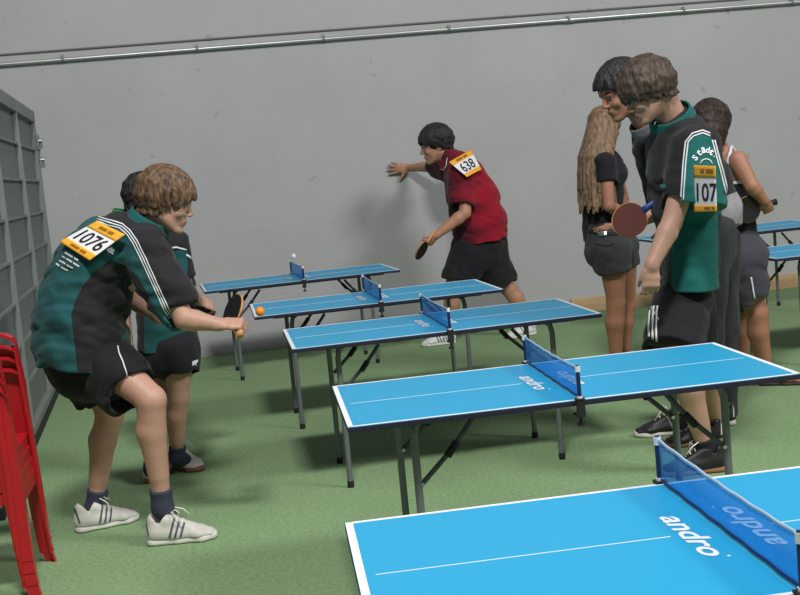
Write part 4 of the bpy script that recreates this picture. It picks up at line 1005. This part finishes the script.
S.loft([(W(716, 250, 5.82), .095, .09), (W(719, 330, 5.84), .082, .08), (W(719, 418, 5.92), .08, .08)], sd5, .02, fb=True)
for h_, k_, a_ in ((W(708, 240, 5.66), W(706, 335, 5.66), W(704, 420, 5.70)), (W(718, 240, 5.80), W(722, 330, 5.84), W(722, 416, 5.90))):
    cover(S, h_, k_, 1, .105, .078); cover(S, k_, a_, .97, .078, .07)
solid_obj(S, 'trousers', M['trousers'], r5, .0065, None, folds(.005, 24, 24, R0))
shoe(r5, G(693, 432), G(632, 437), M['shoe_black'], M['shoe_sole'], .30, True, nst=1); shoe(r5, G(736, 424), G(690, 428), M['shoe_black'], M['shoe_sole'], .30, True, nst=1)
S = hair_solid(H5, 51, n=90, front=.075, side=.0, back=-.055, r=.012, bulge=.014, fringe=.03, cap=1.04); solid_obj(S, 'hair', M['hair_black'], r5, .0045)

# ================================================= player 1071 (nearest on the right)
Surf.near = 5.1
r6 = person('boy in black and teal shirt with start number 107 on his sleeve, head bowed', 700, 466)
fw6 = nrm(-R0 * .97 + FW0 * .10); sd6 = nrm(np.cross(UP, fw6))
H6 = Head(W(648, 93, 5.10), frame_from(nrm(-R0 * .92 - FW0 * .05), math.radians(28), 0), 1.0)
B = Solid(); add_head(B, H6); nb = W(673, 122, 5.16)
B.cone(H6.P(-.045, 0, -.045), nb, .057, .066, .03); B.cone(W(682, 160, 5.2), W(690, 275, 5.2), .11, .11, .05)
sN, eN, wN = W(694, 146, 4.96), W(672, 222, 4.90), W(652, 265, 4.84)
arm(B, sN, eN, wN, (.06, .048, .030)); hand(B, wN, nrm(-R0 * .12 - UP), FW0 * 1, -R0 * 1, (.5, .7, .5), .0, 1.0, (.9, .35, .4), .4)
sF, eF, wF = W(668, 148, 5.36), W(668, 213, 5.38), W(652, 216, 5.26)
arm(B, sF, eF, wF, (.055, .045, .028)); hand(B, wF, nrm(-R0 * 1 - UP * .2), FW0 * 1, UP, (.9, 1.1, .7), .0, 1.0)
k, a, kb, ab = W(679, 365, 4.96), W(706, 446, 5.02), W(700, 360, 5.36), W(716, 425, 5.52)
leg(B, W(684, 300, 5.12), k, a, -R0, .09, .062, .060, .040); leg(B, W(690, 300, 5.32), kb, ab, -R0, .09, .060, .058, .038)
solid_obj(B, 'body', M['skin_pale'], r6, .005, H=H6); add_eyes(H6, r6)
S = Solid()
S.loft([(W(690, 286, 5.2), .235, .126), (W(690, 255, 5.2), .205, .118), (W(687, 215, 5.2), .19, .135), (W(682, 175, 5.2), .21, .145), (W(680, 145, 5.2), .21, .125), (W(678, 130, 5.18), .15, .095), (W(676, 124, 5.17), .08, .07)], sd6, .04, fa=True)
S.cone(W(696, 150, 4.98), W(694, 208, 4.93), .108, .138, .05, fb=True); S.cone(sF, lp(sF, eF, .8), .10, .09, .05, fb=True)
S.cone(W(690, 190, 4.92), W(681, 222, 4.90), .07, .118, .01, sub=True)
pan = [(686.5, 142), (693, 135), (703, 132), (711, 137), (715, 146), (721, 168), (728, 196), (730, 214), (718, 214), (719, 296), (671, 296), (672, 214), (681.5, 214), (682, 190), (684, 165)]
M['shirt_1071'] = cloth('shirt_107', K_BLACK, (('teal', rgb(20, 92, 88)),))
sh6, sf6 = solid_obj(S, 'shirt', M['shirt_1071'], r6, .0055, dict(teal=poly_paint(pan)), folds(.005, 32, 31, UP))
collar(r6, W(671, 117, 5.15), nrm(H6.P(-.045, 0, -.045) - nb), sd6, .093, .050, M['collar_teal'])
for d in (-1.3, 1.3): stripe('white_stripe', sf6, [(682 + d, 209), (683 + d, 188), (684.5 + d, 165), (687 + d, 142), (693 + d * .5, 135 + d), (702.5, 132 + d), (710, 135 + d)], 1.2, M['white_cloth'], sh6)
for d in (-1.2, 1.2): stripe('white_stripe', sf6, [(713 + d, 140), (716 + d, 152), (721 + d, 170), (727 + d, 195)], 1.2, M['white_cloth'], sh6)
Q, pb = bib(sf6, sh6, (693.5, 165), (715.5, 166), (717, 211.5), (694, 212), '107', .26, .86, (.12, 1.02, .38, .78))
text_on('band_text', '\u2013 \u2013\u2013', bib.surf, Q(.30, .88, .08, .18), M['ink_brown'], pb, .0092, .01); text_on('band_text', '\u2013\u2013 \u2013', bib.surf, Q(.45, .9, .90, .96), M['ink_brown'], pb, .0092, .01)
v0 = [(693, 157), (697, 153.5), (701, 151), (705, 150), (709, 151), (712, 153)]
for ch_, (x, y), rot in zip('Stadt.', [(695, 158), (699, 153), (703.2, 150.5), (707.4, 150.2), (711, 152.5), (713.5, 157)], (-50, -28, -10, 8, 25, 40)):
    c, s_ = math.cos(math.radians(rot)), math.sin(math.radians(rot)); w_, h_ = (2.0, 3.0) if ch_ != '.' else (.6, .6)
    R = lambda a, b: (x + a * c - b * s_, y + a * s_ + b * c)
    text_on('club_lettering', ch_, sf6, (R(-w_, -h_), R(w_, -h_), R(w_, h_), R(-w_, h_)), M['white_cloth'], sh6, .004, .03)
stripe('club_lettering', sf6, [(700, 164), (702, 160.5), (706, 159), (710, 160.5), (712, 164)], 1.0, M['white_cloth'], sh6)
patch('sponsor_mark', sf6, ((661, 184), (667, 185), (666, 190), (661, 189)), M['collar_teal'], sh6, (2, 2), .004)
S = Solid(); S.ecap(W(687, 288, 5.2), W(684, 302, 5.2), .145, .105, .155, .115, sd6, .02)
S.cone(W(681, 307, 5.14), W(671.5, 353, 5.0), .125, .130, .03, fb=True); S.cone(W(684, 300, 5.34), W(688, 350, 5.34), .14, .12, .05, fb=True)
cover(S, W(684, 300, 5.12), k, .72, .108, .09); cover(S, W(690, 300, 5.32), kb, .72, .108, .09)
S.cone(W(673, 347, 4.99), W(671, 362, 4.97), .112, .115, .01, sub=True)
so6, ss6 = solid_obj(S, 'shorts', M['shorts_black'], r6, .006, None, folds(.005, 28, 33))
for i in range(3): stripe('white_stripe', ss6, [(657.8 - i * 3.6, 306), (656.8 - i * 3.5, 313), (656.2 - i * 3.6, 326), (656.6 - i * 3.6, 341 - i * 2)], 2.0, M['white_cloth'], so6)
sock(r6, a - UP * .005, k, -R0, M['blacksock'], .045, .044); sock(r6, ab - UP * .005, kb, -R0, M['blacksock'], .045, .043)
shoe(r6, G(728, 470), G(656, 476), M['shoe_black_heel'], M['gum'], .30, True); shoe(r6, G(724, 442), G(664, 447), M['shoe_black_heel'], M['gum'], .29, True)
S = hair_solid(H6, 61, n=110, front=.02, side=-.035, back=-.075, r=.013, bulge=.024, fringe=.014, cap=1.07); solid_obj(S, 'hair', M['hair_dark_brown'], r6, .004)
bat('round reddish brown bat with blue handle, held before the blonde girl’s hips', W(653.5, 203, 5.18), nrm(-R0 * .86 - UP * .50), nrm(-FW0 + UP * .1), M['bat_red'], M['bat_black'], M['bat_blue'])

# ================================================= woman in tank top
Surf.near = 6.65
r7 = person('woman with dark bob in white strapped tank top and grey shorts, seen from behind', 765, 384)
fw7 = nrm(R0 * .72 + FW0 * .69); sd7 = nrm(np.cross(UP, fw7))
H7 = Head(W(712, 127, 6.62), frame_from(fw7, math.radians(16), 0), 1.0)
B = Solid(); add_head(B, H7); nb = W(720, 154, 6.62)
B.cone(H7.P(-.03, 0, -.05), nb, .047, .055, .03)
B.loft([(nb - UP * .015, .10, .06), (W(722, 172, 6.63), .165, .085), (W(727, 200, 6.64), .135, .095), (W(735, 240, 6.66), .13, .10)], sd7, .04)
sN, eN, wN = W(738, 160, 6.46), W(752, 186, 6.40), W(764, 201, 6.44)
arm(B, sN, eN, wN, (.050, .042, .028)); ax7 = nrm(-R0 * .8 - UP * .1 - FW0 * .5)
hand(B, wN, nrm(-UP * .5 + R0 * .3 + FW0 * .3), -R0 * .3 + FW0, -R0, (1.0, 1.1, .7), .0, .9)
sF, eF, wF = W(702, 162, 6.8), W(698, 200, 6.86), W(712, 205, 6.9)
arm(B, sF, eF, wF, (.048, .040, .026)); hand(B, wF, nrm(-UP + R0 * .3), R0, FW0, (.4, .5, .4), .02, .9)
k, a, kb, ab = W(757, 312, 6.58), W(766, 373, 6.64), W(742, 312, 6.86), W(742, 372, 6.92)
leg(B, W(742, 260, 6.58), k, a, R0 + FW0 * .3, .098, .062, .062, .038, False); leg(B, W(735, 260, 6.78), kb, ab, R0 + FW0 * .3, .095, .06, .06, .038, False)
for an, hl, tl in ((a, G(762, 385), G(797, 384)), (ab, G(738, 377), G(770, 377))):
    td = nrm((tl - hl) * V(1, 1, 0)); sd = np.cross(UP, td); h0 = hl * V(1, 1, 0)
    B.cone(an, h0 + td * .03 + UP * .035, .036, .034, .02); B.ecap(h0 + td * .03 + UP * .035, h0 + td * .15 + UP * .034, .032, .024, .040, .022, sd, .03); B.ecap(h0 + td * .15 + UP * .034, h0 + td * .20 + UP * .026, .040, .02, .036, .012, sd, .02)
    for j in range(5): B.cone(h0 + td * .195 + sd * (.028 - .014 * j) + UP * .024, h0 + td * (.232 - .006 * abs(j - 1) - .004 * j) + sd * (.030 - .015 * j) + UP * .022, .0085, .0075, .004)
    S2 = Solid(); S2.ecap(h0 + td * .01 + UP * .01, h0 + td * .13 + UP * .01, .036, .03, .040, .03, sd, .02); S2.ecap(h0 + td * .13 + UP * .01, h0 + td * .205 + UP * .01, .045, .03, .046, .03, sd, .02); S2.plane(h0 + UP * .002, -UP); S2.plane(h0 + UP * .018, UP)
    S2v, S2f = S2.mesh(.004); so = obj('sandal', S2v, S2f, M['sandal'], r7, True)
    mb = MB(); mb.tube([h0 + td * .10 + sd * .042 + UP * .012, h0 + td * .14 + sd * .03 + UP * .052, h0 + td * .195 + sd * .01 + UP * .035, h0 + td * .14 - sd * .03 + UP * .052, h0 + td * .10 - sd * .042 + UP * .012], .006, 8); obj('strap', mb.v, mb.f, M['sandal'], so, True)
solid_obj(B, 'body', M['skin_tan'], r7, .0055, H=H7); add_eyes(H7, r7)
S = Solid(); S.loft([(W(722, 181, 6.63), .172, .093), (W(727, 200, 6.64), .145, .104), (W(733, 236, 6.66), .142, .112)], sd7, .03, fa=True, fb=True)
M['tank'] = cloth('tank_top', rgb(36, 34, 40), (('white', rgb(222, 224, 228)),))
wb = lambda v: (v[:, 2] - (W(730, 184.5, 6.5)[2])) * 200
tk, stk = solid_obj(S, 'tank_top', M['tank'], r7, .0055, dict(white=wb), folds(.003, 34, 41, UP))
for d in (1, -1):
    mb = MB(); p = [W(722, 183, 6.63) - fw7 * .098 + sd7 * .075 * d, W(722, 172, 6.63) - fw7 * .099 + sd7 * .085 * d, nb - fw7 * .070 + sd7 * .095 * d - UP * .02, nb - fw7 * .02 + sd7 * .085 * d + UP * .035, nb + fw7 * .06 + sd7 * .085 * d - UP * .03, W(722, 181, 6.63) + fw7 * .09 + sd7 * .09 * d]
    mb.tube(p, .009, 8); obj('shoulder_strap', mb.v, mb.f, M['white_cloth'], tk, True)
S = Solid(); S.ecap(W(733, 232, 6.66), W(738, 255, 6.66), .135, .11, .165, .14, sd7, .03)
S.cone(W(741, 257, 6.56), W(749, 303, 6.57), .138, .108, .05, fb=True); S.cone(W(735, 257, 6.78), W(738, 306, 6.84), .13, .108, .05, fb=True)
cover(S, W(742, 260, 6.58), k, .65, .112, .09); cover(S, W(735, 260, 6.78), kb, .65, .11, .09)
S.cone(W(750, 298, 6.57), W(755, 312, 6.57), .096, .098, .008, sub=True)
so7, ss7 = solid_obj(S, 'shorts', M['shorts_grey'], r7, .006, None, folds(.006, 30, 43, nrm(UP + R0 * .3)))
stripe('white_piping', ss7, [(751, 277), (753, 289), (754.6, 299)], 1.4, M['white_cloth'], so7)
S = hair_solid(H7, 71, n=90, front=.03, side=-.10, back=-.115, r=.012, bulge=.022, cap=1.06)
rs = np.random.RandomState(5)
for i in range(50):
    az = math.radians(80 + 200 * i / 49. + rs.uniform(-5, 5)); x, y = math.cos(az), math.sin(az)
    p = [H7.P(-.02 + .10 * x, .086 * y, .03), H7.P(-.025 + .108 * x, .094 * y, -.04), H7.P(-.03 + .105 * x, .09 * y, -.11 + rs.uniform(-.015, .01))]
    S.cone(p[0], p[1], .013, .013, .003); S.cone(p[1], p[2], .013, .004, .003)
solid_obj(S, 'hair', M['hair_bob'], r7, .0045)
bat('black bat held behind her back by the woman in the tank top', W(768, 204, 6.48), nrm(-R0 * .86 - UP * .12 - FW0 * .25), nrm(-FW0 * .85 + R0 * .45 - UP * .05), M['bat_black'], M['bat_black'], M['bat_black'])
# ------------------------------------------------------------ light
def area(name, loc, target, sx, sy, e, col=(1, 1, 1)):
    l = bpy.data.lights.new(name, 'AREA'); l.shape = 'RECTANGLE'; l.size = sx; l.size_y = sy; l.energy = e; l.color = col
    o = bpy.data.objects.new(name, l); COL.objects.link(o); o.location = loc
    d = Vector(target) - Vector(loc); o.rotation_euler = d.to_track_quat('-Z', 'Y').to_euler(); return o
area('skylight_front', (0.0, .8, 6.6), (1.0, 6.0, .4), 1.0, .7, 430, (1, .99, .97))
area('skylight_right', (8.2, -1.0, 8.6), (1.6, 8, .8), 3.0, 2.0, 800, (1, .99, .98))
w = bpy.data.worlds.new('hall_air'); scene.world = w; w.use_nodes = True
w.node_tree.nodes['Background'].inputs['Color'].default_value = (.95, .96, 1.0, 1); w.node_tree.nodes['Background'].inputs['Strength'].default_value = .15
scene.view_settings.view_transform = 'Standard'; scene.view_settings.look = 'None'; scene.view_settings.gamma = 1; scene.view_settings.exposure = 0; scene.view_settings.use_curve_mapping = False
